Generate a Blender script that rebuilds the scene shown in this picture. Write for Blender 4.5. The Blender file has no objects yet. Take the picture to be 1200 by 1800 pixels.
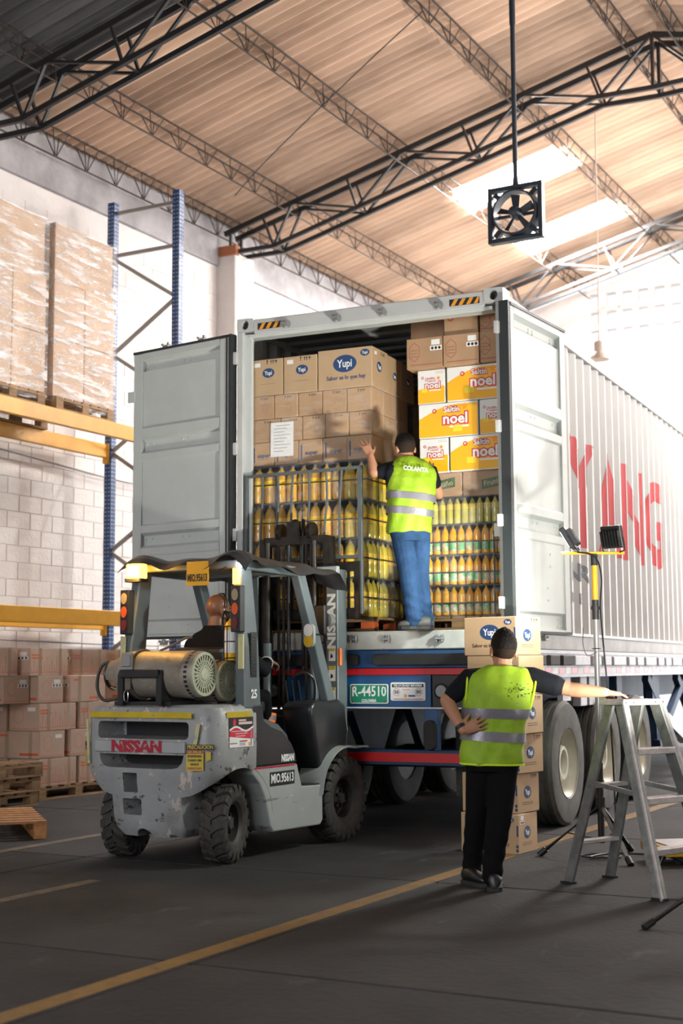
import bpy, bmesh, math, random
from mathutils import Vector, Matrix, Euler
random.seed(7)
R = math.radians
scene = bpy.context.scene
COL = scene.collection
# ------------------------------------------------------------------ camera
cam = bpy.data.cameras.new('camera'); camo = bpy.data.objects.new('camera', cam); COL.objects.link(camo)
cam.sensor_fit = 'VERTICAL'; cam.sensor_height = 36.0; cam.lens = 2454.03/1800*36
cam.clip_start = .1; cam.clip_end = 300
camo.location = (0, 0, 1.33)
camo.rotation_euler = (Matrix.Rotation(R(90)+.112485, 4, 'X') @ Matrix.Rotation(-.005708, 4, 'Z')).to_euler()
cam.dof.use_dof = True; cam.dof.focus_distance = 9.9; cam.dof.aperture_fstop = 2.0
scene.camera = camo
# ------------------------------------------------------------------ exposure and world
scene.view_settings.view_transform = 'Standard'; scene.view_settings.look = 'None'
scene.view_settings.exposure = 0.65; scene.view_settings.gamma = 1.0
scene.view_settings.use_curve_mapping = False
scene.cycles.use_denoising = True
scene.cycles.max_bounces = 8; scene.cycles.diffuse_bounces = 4; scene.cycles.glossy_bounces = 3
scene.cycles.transparent_max_bounces = 12; scene.cycles.transmission_bounces = 4
scene.cycles.sample_clamp_indirect = 6.0; scene.cycles.caustics_reflective = False; scene.cycles.caustics_refractive = False
world = bpy.data.worlds.new('daylight'); scene.world = world; world.use_nodes = True
bg = world.node_tree.nodes['Background']; bg.inputs[0].default_value = (.93, .96, 1, 1); bg.inputs[1].default_value = 0.8
BY = 28.3            # yaw of the building
CY = 24.8            # yaw of the container
FY = 30.2            # yaw of the forklift
CO = (1.3047, 10.9548, 1.4905)
FO = (-.481, 11.374, 0)
def wpt(p, yaw, o=(0, 0, 0)):
    a = R(yaw); c, s = math.cos(a), math.sin(a)
    return Vector((o[0]+p[0]*c+p[1]*s, o[1]-p[0]*s+p[1]*c, o[2]+p[2]))
def area(name, loc, target, sx, sy, energy, col, spread=180):
    d = bpy.data.lights.new(name, 'AREA'); d.shape = 'RECTANGLE'; d.size = sx; d.size_y = sy; d.energy = energy; d.color = col; d.spread = R(spread)
    o = bpy.data.objects.new(name, d); COL.objects.link(o); o.location = loc
    o.rotation_euler = (Vector(target)-Vector(loc)).to_track_quat('-Z', 'Y').to_euler()
    return o
# far gable gate daylight; right-hand clerestory is unseen, added to light wall and roof
area('added_side_daylight', wpt((2.35, 17.6, 5.6), BY), wpt((-.6, 17.6, 11.0), BY), 14.5, 3.2, 1000, (1, .95, .92))
area('gate_daylight', wpt((-3.6, 25.9, 2.4), BY), wpt((-3.6, 20, 2.0), BY), 7, 4.6, 300, (.95, .97, 1))
area('rear_fill_light', wpt((-5.5, -2.9, 2.6), BY), wpt((-6.5, 8, 1.6), BY), 6.5, 4.0, 430, (.93, .96, 1))  # added fill behind the camera to lift the ambient; no gate exists there
# ------------------------------------------------------------------ helpers
def new(name, data=None, parent=None, loc=(0, 0, 0), rot=(0, 0, 0)):
    o = bpy.data.objects.new(name, data); COL.objects.link(o)
    if parent is not None: o.parent = parent
    o.location = loc; o.rotation_euler = rot
    return o
def tag(o, label, cat=None, group=None):
    o['label'] = label
    if cat: o['category'] = cat
    if group: o['group'] = group
    return o
def thing(name, label, cat, loc=(0, 0, 0), rz=0, group=None):
    return tag(new(name, None, None, loc, (0, 0, rz)), label, cat, group)
def struct(o): o['kind'] = 'structure'; return o
def V(*a): return Vector(a)
class MB:
    def __init__(s): s.v = []; s.f = []; s.m = []
    def add(s, vs, fs, mi=0):
        b = len(s.v); s.v += [tuple(v) for v in vs]; s.f += [tuple(i+b for i in f) for f in fs]; s.m += [mi]*len(fs); return s
    def hexa(s, p, mi=0):
        return s.add(p, [(0, 3, 2, 1), (4, 5, 6, 7), (0, 1, 5, 4), (1, 2, 6, 5), (2, 3, 7, 6), (3, 0, 4, 7)], mi)
    def box(s, x0, x1, y0, y1, z0, z1, mi=0):
        return s.hexa([(x0, y0, z0), (x1, y0, z0), (x1, y1, z0), (x0, y1, z0), (x0, y0, z1), (x1, y0, z1), (x1, y1, z1), (x0, y1, z1)], mi)
    def cbox(s, c, d, rot=None, mi=0):
        h = [Vector((a*d[0]/2, b*d[1]/2, e*d[2]/2)) for e in (-1, 1) for a, b in ((-1, -1), (1, -1), (1, 1), (-1, 1))]
        if rot is not None:
            q = Euler(rot).to_matrix(); h = [q @ k for k in h]
        return s.hexa([k+Vector(c) for k in h], mi)
    def frame(s, p0, p1, up=(0, 0, 1)):
        d = (Vector(p1)-Vector(p0)).normalized(); u = Vector(up)
        if abs(d.dot(u)) > .98: u = Vector((0, 1, 0))
        a = d.cross(u).normalized(); b = a.cross(d).normalized()
        return d, a, b
    def bar(s, p0, p1, w, h, up=(0, 0, 1), mi=0):
        p0, p1 = Vector(p0), Vector(p1); d, a, b = s.frame(p0, p1, up); a = a*w/2; b = b*h/2
        return s.hexa([p0-a-b, p0+a-b, p1+a-b, p1-a-b, p0-a+b, p0+a+b, p1+a+b, p1-a+b], mi)
    def cyl(s, p0, p1, r0, r1=None, n=12, mi=0, caps=True):
        r1 = r0 if r1 is None else r1; p0, p1 = Vector(p0), Vector(p1); d, a, b = s.frame(p0, p1)
        vs = []
        for p, r in ((p0, r0), (p1, r1)):
            vs += [p+a*math.cos(2*math.pi*i/n)*r+b*math.sin(2*math.pi*i/n)*r for i in range(n)]
        fs = [(i, (i+1) % n, n+(i+1) % n, n+i) for i in range(n)]
        if caps: fs += [tuple(range(n-1, -1, -1)), tuple(range(n, 2*n))]
        return s.add(vs, fs, mi)
    def tube(s, path, r, n=8, mi=0, caps=True, closed=False):
        P = [Vector(p) for p in path]; k = len(P); rr = r if isinstance(r, (list, tuple)) else [r]*k; vs = []; pa = None
        for i, p in enumerate(P):
            d = (P[(i+1) % k]-P[i-1]) if closed else (P[min(i+1, k-1)]-P[max(i-1, 0)])
            d.normalize()
            if pa is None:
                _, a, b = s.frame(p, p+d)
            else:
                a = (pa-d*pa.dot(d)); a = a.normalized() if a.length > 1e-6 else s.frame(p, p+d)[1]; b = d.cross(a)
            pa = a
            vs += [p+a*math.cos(2*math.pi*j/n)*rr[i]+b*math.sin(2*math.pi*j/n)*rr[i] for j in range(n)]
        fs = []
        for i in range(k if closed else k-1):
            A = i*n; B = ((i+1) % k)*n
            fs += [(A+j, A+(j+1) % n, B+(j+1) % n, B+j) for j in range(n)]
        if caps and not closed: fs += [tuple(range(n-1, -1, -1)), tuple(range((k-1)*n, k*n))]
        return s.add(vs, fs, mi)
    def lathe(s, prof, n=20, mat=None, mi=0, mis=None, caps=True):
        vs = []
        for r, z in prof: vs += [Vector((r*math.cos(2*math.pi*i/n), r*math.sin(2*math.pi*i/n), z)) for i in range(n)]
        if mat is not None: vs = [mat @ v for v in vs]
        b = len(s.v); s.v += [tuple(v) for v in vs]
        for k in range(len(prof)-1):
            for i in range(n):
                s.f.append((b+k*n+i, b+k*n+(i+1) % n, b+(k+1)*n+(i+1) % n, b+(k+1)*n+i)); s.m.append(mis[k] if mis else mi)
        if caps and prof[0][0] > 1e-5: s.f.append(tuple(b+i for i in range(n-1, -1, -1))); s.m.append(mis[0] if mis else mi)
        if caps and prof[-1][0] > 1e-5: s.f.append(tuple(b+(len(prof)-1)*n+i for i in range(n))); s.m.append(mis[-1] if mis else mi)
        return s
    def prism(s, poly, d0, d1, axis='x', mi=0):
        """poly of 2D points extruded along axis between d0 and d1 (poly lies in the other two axes, in order)"""
        def P(a, b, d): return {'x': (d, a, b), 'y': (a, d, b), 'z': (a, b, d)}[axis]
        n = len(poly); vs = [P(a, b, d0) for a, b in poly]+[P(a, b, d1) for a, b in poly]
        fs = [tuple(range(n-1, -1, -1)), tuple(range(n, 2*n))]+[(i, (i+1) % n, n+(i+1) % n, n+i) for i in range(n)]
        return s.add(vs, fs, mi)
    def loft(s, rings, mi=0, caps=True):
        n = len(rings[0]); vs = [p for r in rings for p in r]; fs = []
        for k in range(len(rings)-1):
            fs += [(k*n+i, k*n+(i+1) % n, (k+1)*n+(i+1) % n, (k+1)*n+i) for i in range(n)]
        if caps: fs += [tuple(range(n-1, -1, -1)), tuple(range((len(rings)-1)*n, len(rings)*n))]
        return s.add(vs, fs, mi)
    def strip(s, a, b, mi=0):
        n = len(a); return s.add(list(a)+list(b), [(i, i+1, n+i+1, n+i) for i in range(n-1)], mi)
    def mesh(s, name, mats, bevel=0, seg=1, smooth=None, fix=True):
        me = bpy.data.meshes.new(name); me.from_pydata(s.v, [], s.f)
        for m in (mats if isinstance(mats, (list, tuple)) else [mats]): me.materials.append(m)
        if len(me.materials) > 1:
            for p, i in zip(me.polygons, s.m): p.material_index = i
        if fix or bevel:
            bm = bmesh.new(); bm.from_mesh(me)
            if fix: bmesh.ops.recalc_face_normals(bm, faces=bm.faces)
            if bevel:
                es = [e for e in bm.edges if len(e.link_faces) == 2 and e.calc_face_angle(0) > .5]
                bmesh.ops.bevel(bm, geom=es, offset=bevel, segments=seg, affect='EDGES', profile=.5, clamp_overlap=True)
            bm.to_mesh(me); bm.free()
        if smooth is not None:
            for p in me.polygons: p.use_smooth = True
            me.set_sharp_from_angle(angle=R(smooth))
        return me
    def obj(s, name, mats, parent=None, loc=(0, 0, 0), rot=(0, 0, 0), bevel=0, seg=1, smooth=None, fix=True):
        return new(name, s.mesh(name, mats, bevel, seg, smooth, fix), parent, loc, rot)
def ellipse(cx, cy, rx, ry, n=20, a0=0): return [(cx+rx*math.cos(a0+2*math.pi*i/n), cy+ry*math.sin(a0+2*math.pi*i/n)) for i in range(n)]
def rrect(x0, x1, y0, y1, r, n=4):
    o = []
    for cx, cy, a in ((x1-r, y0+r, -90), (x1-r, y1-r, 0), (x0+r, y1-r, 90), (x0+r, y0+r, 180)):
        o += [(cx+r*math.cos(R(a+90*i/n)), cy+r*math.sin(R(a+90*i/n))) for i in range(n+1)]
    return o
def smoothpath(pts, k=6):
    P = [Vector(p) for p in pts]; out = []
    for i in range(len(P)-1):
        a, b, c, d = P[max(i-1, 0)], P[i], P[i+1], P[min(i+2, len(P)-1)]
        for j in range(k):
            t = j/k; out.append(.5*((2*b)+(c-a)*t+(2*a-5*b+4*c-d)*t*t+(3*b-a-3*c+d)*t**3))
    return out+[P[-1]]
def copy_tree(o, parent=None):
    c = o.copy(); COL.objects.link(c); c.parent = parent
    for ch in list(o.children): copy_tree(ch, c)
    return c
_tmp = bpy.data.scenes.new('workbench'); _tmpdg = None
def evaluated_mesh(o):
    _tmp.collection.objects.link(o)
    with bpy.context.temp_override(scene=_tmp, view_layer=_tmp.view_layers[0]): dg = bpy.context.evaluated_depsgraph_get(); dg.update()
    me = bpy.data.meshes.new_from_object(o.evaluated_get(dg)); _tmp.collection.objects.unlink(o); return me
_fontcache = {}
def text(body, size, mat, parent, loc, rot=(0, 0, 0), name='lettering', sx=1, bold=.0, depth=.0008, align='CENTER', fit=None, shear=0):
    """flat raised lettering standing in the local XZ plane (front towards -Y) before rot"""
    key = (body, size, bold, depth, align, shear, mat.name)
    if key not in _fontcache:
        cu = bpy.data.curves.new('t', 'FONT'); cu.body = body; cu.size = size; cu.align_x = align; cu.align_y = 'CENTER'; cu.extrude = depth; cu.offset = bold; cu.resolution_u = 2; cu.shear = shear
        t = bpy.data.objects.new('t', cu); me = evaluated_mesh(t); me.name = 'lettering'
        bpy.data.objects.remove(t); me.materials.clear(); me.materials.append(mat)
        me.transform(Matrix.Rotation(R(90), 4, 'X')); _fontcache[key] = me
    me = _fontcache[key]
    if fit:
        xs = [v.co.x for v in me.vertices]; w = max(xs)-min(xs); sx = fit/w if w > 0 else 1
    o = new(name, me, parent, loc, rot); o.scale = (sx, 1, 1)
    return o
# ------------------------------------------------------------------ materials
MATS = {}
def nodes(m): return m.node_tree.nodes, m.node_tree.links
def mat(name, col, rough=.6, metal=0, var=0, vscale=6, bump=0, bscale=40, col2=None, spec=.5, trans=0, emit=0, ecol=None, coat=0, rnd=0, stretch=None, alpha=1, detail=6, contrast=(.35, .65)):
    if name in MATS: return MATS[name]
    m = bpy.data.materials.new(name); m.use_nodes = True; N, L = nodes(m); b = N['Principled BSDF']
    c = (*col, 1); b.inputs['Base Color'].default_value = c; b.inputs['Roughness'].default_value = rough; b.inputs['Metallic'].default_value = metal
    b.inputs['Specular IOR Level'].default_value = spec; b.inputs['Transmission Weight'].default_value = trans; b.inputs['Coat Weight'].default_value = coat
    b.inputs['Alpha'].default_value = alpha
    if emit: b.inputs['Emission Color'].default_value = (*(ecol or col), 1); b.inputs['Emission Strength'].default_value = emit
    tc = N.new('ShaderNodeTexCoord'); src = tc.outputs['Object']
    if stretch:
        mp = N.new('ShaderNodeMapping'); mp.inputs['Scale'].default_value = stretch; L.new(src, mp.inputs['Vector']); src = mp.outputs[0]
    last = None
    if var or col2:
        n = N.new('ShaderNodeTexNoise'); n.inputs['Scale'].default_value = vscale; n.inputs['Detail'].default_value = detail; n.inputs['Roughness'].default_value = .6; L.new(src, n.inputs['Vector'])
        r = N.new('ShaderNodeMapRange'); r.inputs[1].default_value = contrast[0]; r.inputs[2].default_value = contrast[1]; L.new(n.outputs[0], r.inputs[0])
        x = N.new('ShaderNodeMix'); x.data_type = 'RGBA'; x.inputs[6].default_value = c
        x.inputs[7].default_value = (*(col2 if col2 else [k*(1-var) for k in col]), 1); L.new(r.outputs[0], x.inputs[0]); last = x.outputs[2]
    if rnd:
        oi = N.new('ShaderNodeObjectInfo'); r = N.new('ShaderNodeMapRange'); r.inputs[3].default_value = 1-rnd; r.inputs[4].default_value = 1+rnd*.4; L.new(oi.outputs['Random'], r.inputs[0])
        v = N.new('ShaderNodeHueSaturation'); L.new(r.outputs[0], v.inputs['Value'])
        if last: L.new(last, v.inputs['Color'])
        else: v.inputs['Color'].default_value = c
        last = v.outputs[0]
    if last: L.new(last, b.inputs['Base Color'])
    if bump:
        n = N.new('ShaderNodeTexNoise'); n.inputs['Scale'].default_value = bscale; n.inputs['Detail'].default_value = 4; L.new(src, n.inputs['Vector'])
        bp = N.new('ShaderNodeBump'); bp.inputs['Strength'].default_value = bump; bp.inputs['Distance'].default_value = .02; L.new(n.outputs[0], bp.inputs['Height']); L.new(bp.outputs[0], b.inputs['Normal'])
    MATS[name] = m; return m
def chips(m, col, scale, lo, hi, stretch=(1, 1, 1), detail=8):
    """adds irregular patches of another colour (worn paint, dirt, rust) over a material"""
    N, L = nodes(m); b = N['Principled BSDF']; tc = N.new('ShaderNodeTexCoord'); mp = N.new('ShaderNodeMapping'); mp.inputs['Scale'].default_value = stretch
    L.new(tc.outputs['Object'], mp.inputs[0]); n = N.new('ShaderNodeTexNoise'); n.inputs['Scale'].default_value = scale; n.inputs['Detail'].default_value = detail; n.inputs['Roughness'].default_value = .7; L.new(mp.outputs[0], n.inputs[0])
    r = N.new('ShaderNodeMapRange'); r.inputs[1].default_value = lo; r.inputs[2].default_value = hi; L.new(n.outputs[0], r.inputs[0])
    x = N.new('ShaderNodeMix'); x.data_type = 'RGBA'; L.new(r.outputs[0], x.inputs[0]); x.inputs[7].default_value = (*col, 1)
    ln = b.inputs['Base Color'].links
    if ln: L.new(ln[0].from_socket, x.inputs[6])
    else: x.inputs[6].default_value = b.inputs['Base Color'].default_value
    L.new(x.outputs[2], b.inputs['Base Color']); return m
def film_mat(name, amount, scale, stretch, tint=(1, 1, 1), rough=.12):
    if name in MATS: return MATS[name]
    m = bpy.data.materials.new(name); m.use_nodes = True; N, L = nodes(m); N.remove(N['Principled BSDF']); out = N['Material Output']
    t = N.new('ShaderNodeBsdfTransparent'); g = N.new('ShaderNodeBsdfPrincipled'); g.inputs['Base Color'].default_value = (*tint, 1); g.inputs['Roughness'].default_value = rough; g.inputs['Specular IOR Level'].default_value = .8
    tc = N.new('ShaderNodeTexCoord'); mp = N.new('ShaderNodeMapping'); mp.inputs['Scale'].default_value = stretch; L.new(tc.outputs['Object'], mp.inputs[0])
    n = N.new('ShaderNodeTexNoise'); n.inputs['Scale'].default_value = scale; n.inputs['Detail'].default_value = 7; n.inputs['Roughness'].default_value = .65; L.new(mp.outputs[0], n.inputs[0])
    r = N.new('ShaderNodeMapRange'); r.inputs[1].default_value = .45; r.inputs[2].default_value = .68; r.inputs[3].default_value = amount*.15; r.inputs[4].default_value = amount; L.new(n.outputs[0], r.inputs[0])  # white streaks in the noise are painted highlights on the film
    bp = N.new('ShaderNodeBump'); bp.inputs['Strength'].default_value = .6; bp.inputs['Distance'].default_value = .03; L.new(n.outputs[0], bp.inputs['Height']); L.new(bp.outputs[0], g.inputs['Normal'])
    x = N.new('ShaderNodeMixShader'); L.new(r.outputs[0], x.inputs[0]); L.new(t.outputs[0], x.inputs[1]); L.new(g.outputs[0], x.inputs[2]); L.new(x.outputs[0], out.inputs[0])
    MATS[name] = m; return m
CARD = mat('cardboard', (.47, .29, .165), .75, var=.12, vscale=5, rnd=.12, bump=.05, bscale=25)
CARDP = mat('cardboard_pale', (.55, .37, .24), .75, var=.12, vscale=5, rnd=.12)
TAPE = mat('parcel_tape', (.42, .31, .21), .18, spec=.7)
WHITEP = mat('white_paper', (.85, .85, .83), .6)
BLACK = mat('black_ink', (.012, .012, .014), .6)
BLUEINK = mat('blue_ink', (.018, .06, .17), .55)
REDINK = mat('red_ink', (.42, .055, .03), .6)
ORANGEINK = mat('orange_ink', (.72, .13, .04), .6)
WOOD = mat('pallet_wood', (.42, .25, .12), .8, var=.45, vscale=3, stretch=(1, 8, 8), rnd=.25, bump=.2)
STEELD = mat('dark_steel', (.035, .034, .036), .5, .3, var=.3)
RUBBER = mat('rubber', (.022, .021, .02), .75, var=.5, vscale=14, col2=(.06, .052, .045), bump=.15, bscale=60)
# ------------------------------------------------------------------ the building
BR = -R(BY)
M_FLOOR = mat('concrete_floor', (.046, .0435, .042), .85, spec=.22, col2=(.026, .0245, .024), vscale=.9, bump=.25, bscale=22, detail=10, rnd=.15)
chips(M_FLOOR, (.1, .095, .092), 3.2, .6, .8, (1, .4, 1)); chips(M_FLOOR, (.016, .015, .015), 1.7, .62, .74)
M_LINE = mat('yellow_line_paint', (.2, .105, .017), .6, var=.3, vscale=9); chips(M_LINE, (.05, .046, .044), 12, .56, .66)
M_LINE2 = mat('worn_line_paint', (.13, .08, .028), .65); chips(M_LINE2, (.046, .0435, .042), 9, .42, .58)
M_WALL = mat('whitewash', (.78, .74, .72), .8, var=.12, vscale=2, bump=.25, bscale=18)
M_BAND = mat('bare_concrete_band', (.42, .41, .42), .85, col2=(.27, .26, .27), vscale=2.2, bump=.4, bscale=12)
M_SHEET = mat('fibre_cement_sheet', (.70, .50, .365), .85, col2=(.32, .205, .145), vscale=1.0, stretch=(.35, 3, 1), rnd=.35, detail=8, contrast=(.42, .72))
M_SKY = mat('skylight_sheet', (.9, .92, .95), .5, emit=150, ecol=(1, .97, .93))
M_SHADED = mat('shaded_grey_sheet', (.13, .13, .13), .9, col2=(.05, .05, .05), vscale=1.0, stretch=(.35, 3, 1), rnd=.3, detail=8)  # greyer sheets; the shade at the roof's near end is put into this colour
M_TRUSS = mat('truss_steel', (.028, .026, .027), .55, .2, var=.3)
M_JOIST = mat('joist_steel', (.055, .038, .03), .7, .1, var=.4)
floor = struct(new('floor', None, None, (0, 0, 0), (0, 0, BR)))
# concrete slabs with recessed joints between them
sl = {}
lj = [-3, 0.0, 2.73, 5.45, 8.17, 10.9, 13.6, 16.3, 19.05, 21.8, 27]
sj = [-11.1, -8.9, -6.5, -3.72, -1.1, 1.6, 3.0]
for i in range(len(lj)-1):
    for j in range(len(sj)-1):
        a, b, c, d = sj[j]+.006, sj[j+1]-.006, lj[i]+.007, lj[i+1]-.007
        o = MB().box(a-(a+b)/2, b-(a+b)/2, c-(c+d)/2, d-(c+d)/2, -.12, 0).obj('slab', M_FLOOR, floor, ((a+b)/2, (c+d)/2, 0), bevel=.006)
MB().box(-11.4, 3.2, -3.2, 27.2, -.3, -.02).obj('subbase', mat('joint_dirt', (.02, .018, .017), .95), floor)
for s0, s1, a, b, mm in ((-3.87, -3.75, 1, 24, M_LINE), (-7.33, -7.22, 6.0, 24, M_LINE2), (-5.78, -5.68, 4.5, 7.3, M_LINE2)):
    MB().box(s0, s1, a, b, -.0005, .0015).obj('floor_marking', mm, floor)
wl = struct(new('wall_left', None, None, (0, 0, 0), (0, 0, BR)))
MB().box(-11.5, -11.11, -3, 26, -.1, 7.25).obj('mortar_backing', M_WALL, wl)
MB().box(-11.5, -11.06, -3, 26, 7.25, 7.98).obj('concrete_band', M_BAND, wl, bevel=.01)
blk = [MB().box(.003, .397, -.02, .006, .003, .197).mesh('block', M_WALL, bevel=.004) for _ in range(1)][0]
rest = MB()
for r in range(36):
    for k in range(42):
        l0 = 8.6+k*.4-(.2 if r % 2 else 0); z0 = r*.2
        if 11.6 < l0 < 16.7 and 1.35 < z0 < 5.6 and not (15.6 < l0):
            new('block', blk, wl, (-11.108+random.uniform(-.002, .002), l0, z0), (0, 0, R(90)+0)).scale = (1, -1, 1)
        elif z0 < 7.0: rest.box(-11.12, -11.103+random.uniform(-.002, .002), l0+.003, l0+.397, z0+.003, z0+.197)
ro = rest.obj('blockwork', M_WALL, wl, fix=False); ro['kind'] = 'stuff'
for l in (17.05, 22.9): MB().box(-11.12, -10.78, l-.26, l+.26, 0, 7.42).obj('pilaster', M_WALL, wl, bevel=.015)
# thin conduit sagging along the wall, and the drain pipe by the near truss
MB().tube(smoothpath([(-11.04, 9, 3.95), (-11.04, 12, 3.9), (-11.04, 14.5, 3.78), (-11.04, 17, 3.8)]), .012, 6).obj('conduit', mat('grey_conduit', (.3, .29, .29), .6), wl)
MB().tube(smoothpath([(-10.95, 11.2, 7.3), (-10.95, 11.25, 6.6), (-11.0, 11.1, 6.1), (-11.0, 10.7, 5.9)]), .015, 6).obj('hanging_cable', BLACK, wl)
MB().tube(smoothpath([(-11.03, 8.6, 1.75), (-11.03, 12, 1.70), (-11.03, 15, 1.66), (-11.03, 17, 1.7)]), .012, 6).obj('conduit', MATS['grey_conduit'], wl)
wf = struct(new('wall_far', None, None, (0, 0, 0), (0, 0, BR)))
FL = 25.3
w = MB()
w.box(-11.3, -7.4, FL, FL+.25, 0, 4.8); w.box(.2, 3, FL, FL+.25, 0, 4.8)
w.obj('lower_wall', M_WALL, wf)
def rz(s, off=0): return 7.91+.25*((s+11.1) if s < -4.55 else (2*-4.55-s+11.1))+off
MB().prism([(-11.3, 4.8), (2.6, 4.8), (2.6, 7.45), (-11.3, 7.45)], FL, FL+.25, 'y').obj('gable_lower', M_WALL, wf)
MB().prism([(-11.3, 8.58), (2.6, 8.58), (2.6, 8.6), (-4.55, 9.52), (-11.3, 8.6)][0:0] or [(-8.3, 8.5), (-.8, 8.5), (-4.55, 9.5)], FL, FL+.25, 'y').obj('gable_top', M_WALL, wf)
MB().prism([(-11.3, 7.45), (-8.25, 7.45), (-8.25, 8.55), (-11.3, 7.85)], FL, FL+.25, 'y').obj('gable_side', M_WALL, wf)
MB().prism([(2.4, 7.45), (-.85, 7.45), (-.85, 8.55), (2.4, 7.85)], FL, FL+.25, 'y').obj('gable_side', M_WALL, wf)
# pierced block screen in the gable, three courses of openings
PB = .31
pm = MB()
o_, i_ = rrect(0, PB, 0, .35, .004, 1), rrect(.035, PB-.035, .05, .35-.05, .05, 3)
pb = MB()
n = len(i_)
def outer(p):
    cx, cy = PB/2, .175; dx, dy = p[0]-cx, p[1]-cy; t = min((PB/2)/max(abs(dx), 1e-6), .175/max(abs(dy), 1e-6)); return (cx+dx*t, cy+dy*t)
o_ = [outer(p) for p in i_]
pb.loft([[(x, 0, z) for x, z in i_], [(x, 0, z) for x, z in o_], [(x, .2, z) for x, z in o_], [(x, .2, z) for x, z in i_], [(x, 0, z) for x, z in i_]], caps=False)
pbm = pb.mesh('screen_block', M_WALL)
for r in range(3):
    for k in range(24):
        s0 = -8.25+k*PB
        new('screen_block', pbm, wf, (s0, FL+.02, 7.45+r*.35))
wr = struct(new('wall_right', None, None, (0, 0, 0), (0, 0, BR)))
for a, b, c, d in ((-3, 26, 0, 3.5), (-3, 10.2, 3.5, 7.7), (-3, 26, 7.45, 7.7)): MB().box(2.4, 2.6, a, b, c, d).obj('wall_panel', M_WALL, wr)
wb = struct(new('wall_back', None, None, (0, 0, 0), (0, 0, BR)))
MB().box(-11.3, 2.6, -3.2, -3, 0, 9.4).obj('wall_panel', M_WALL, wb)
# corrugated roof: single sheets, lapped, on both slopes
ceil = struct(new('ceiling', None, None, (0, 0, 0), (0, 0, BR)))
PITCH = .177
def sheet_mesh(length, mm):
    a, b = [], []
    n = 5*8
    for i in range(n+1):
        y = i*PITCH/8; z = .034*math.cos(2*math.pi*i/8); a.append((0, y, z)); b.append((length, y, z))
    m = MB().strip(a, b); m.strip([(x, y, z+.009) for x, y, z in b], [(x, y, z+.009) for x, y, z in a])
    m.strip([(x, y, z+.009) for x, y, z in a], a); m.strip(b, [(x, y, z+.009) for x, y, z in b])
    return m.mesh('roof_sheet', mm, smooth=40, fix=False)
rows = [(-11.45, -9.93), (-10.07, -8.32), (-8.46, -6.7), (-6.84, -4.47)]
th = math.atan(.25)
sm = {}
for (a, b) in rows:
    Ls = (b-a)/math.cos(th)
    me, mk, ms = sheet_mesh(Ls, M_SHEET), sheet_mesh(Ls, M_SKY), sheet_mesh(Ls, M_SHADED)
    for c in range(22):
        l0 = 5.8+c*PITCH*5
        sky = (a == -8.46 and (abs(l0+.44-19.75) < .45 or abs(l0+.44-22.45) < .45))
        z0 = rz(a)+.03*(0 if a == -11.45 else 1)*.5
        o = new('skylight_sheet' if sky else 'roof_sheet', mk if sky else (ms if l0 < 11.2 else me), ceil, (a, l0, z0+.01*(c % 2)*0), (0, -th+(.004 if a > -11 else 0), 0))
        # mirrored slope; its unseen skylights are added to light the left wall
        if a > -9:
            added_sky = a == -8.46 and 17.5 < l0 and (c % 3 == 1)
            new('skylight_sheet' if added_sky else 'roof_sheet', mk if added_sky else (ms if l0 < 11.2 else me), ceil, (-9.1-a, l0+PITCH*5, z0), (0, -th, math.pi))
MB().prism([(-.65, rz(-.65)+.03), (2.7, rz(2.7)+.03), (2.7, rz(2.7)+.08), (-.65, rz(-.65)+.08)], 5.8, 26, 'y').obj('roof_deck', M_SHEET, ceil)
for s in (1, -1): MB().prism([(-4.55, 9.56), (-4.55-s*7, 9.56-1.75), (-4.55-s*7, 9.61-1.75), (-4.55, 9.61)], -3.2, 5.85, 'y').obj('roof_deck', M_SHADED, ceil)
rc = MB()
a = [(-4.55-.3, y, 9.54) for y in (5.8, 25.3)]
rc.prism([(-4.9, 9.53), (-4.55, 9.63), (-4.2, 9.53), (-4.2, 9.545), (-4.55, 9.65), (-4.9, 9.545)], 5.8, 25.3, 'y').obj('ridge_cap', M_SHEET, ceil)
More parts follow.
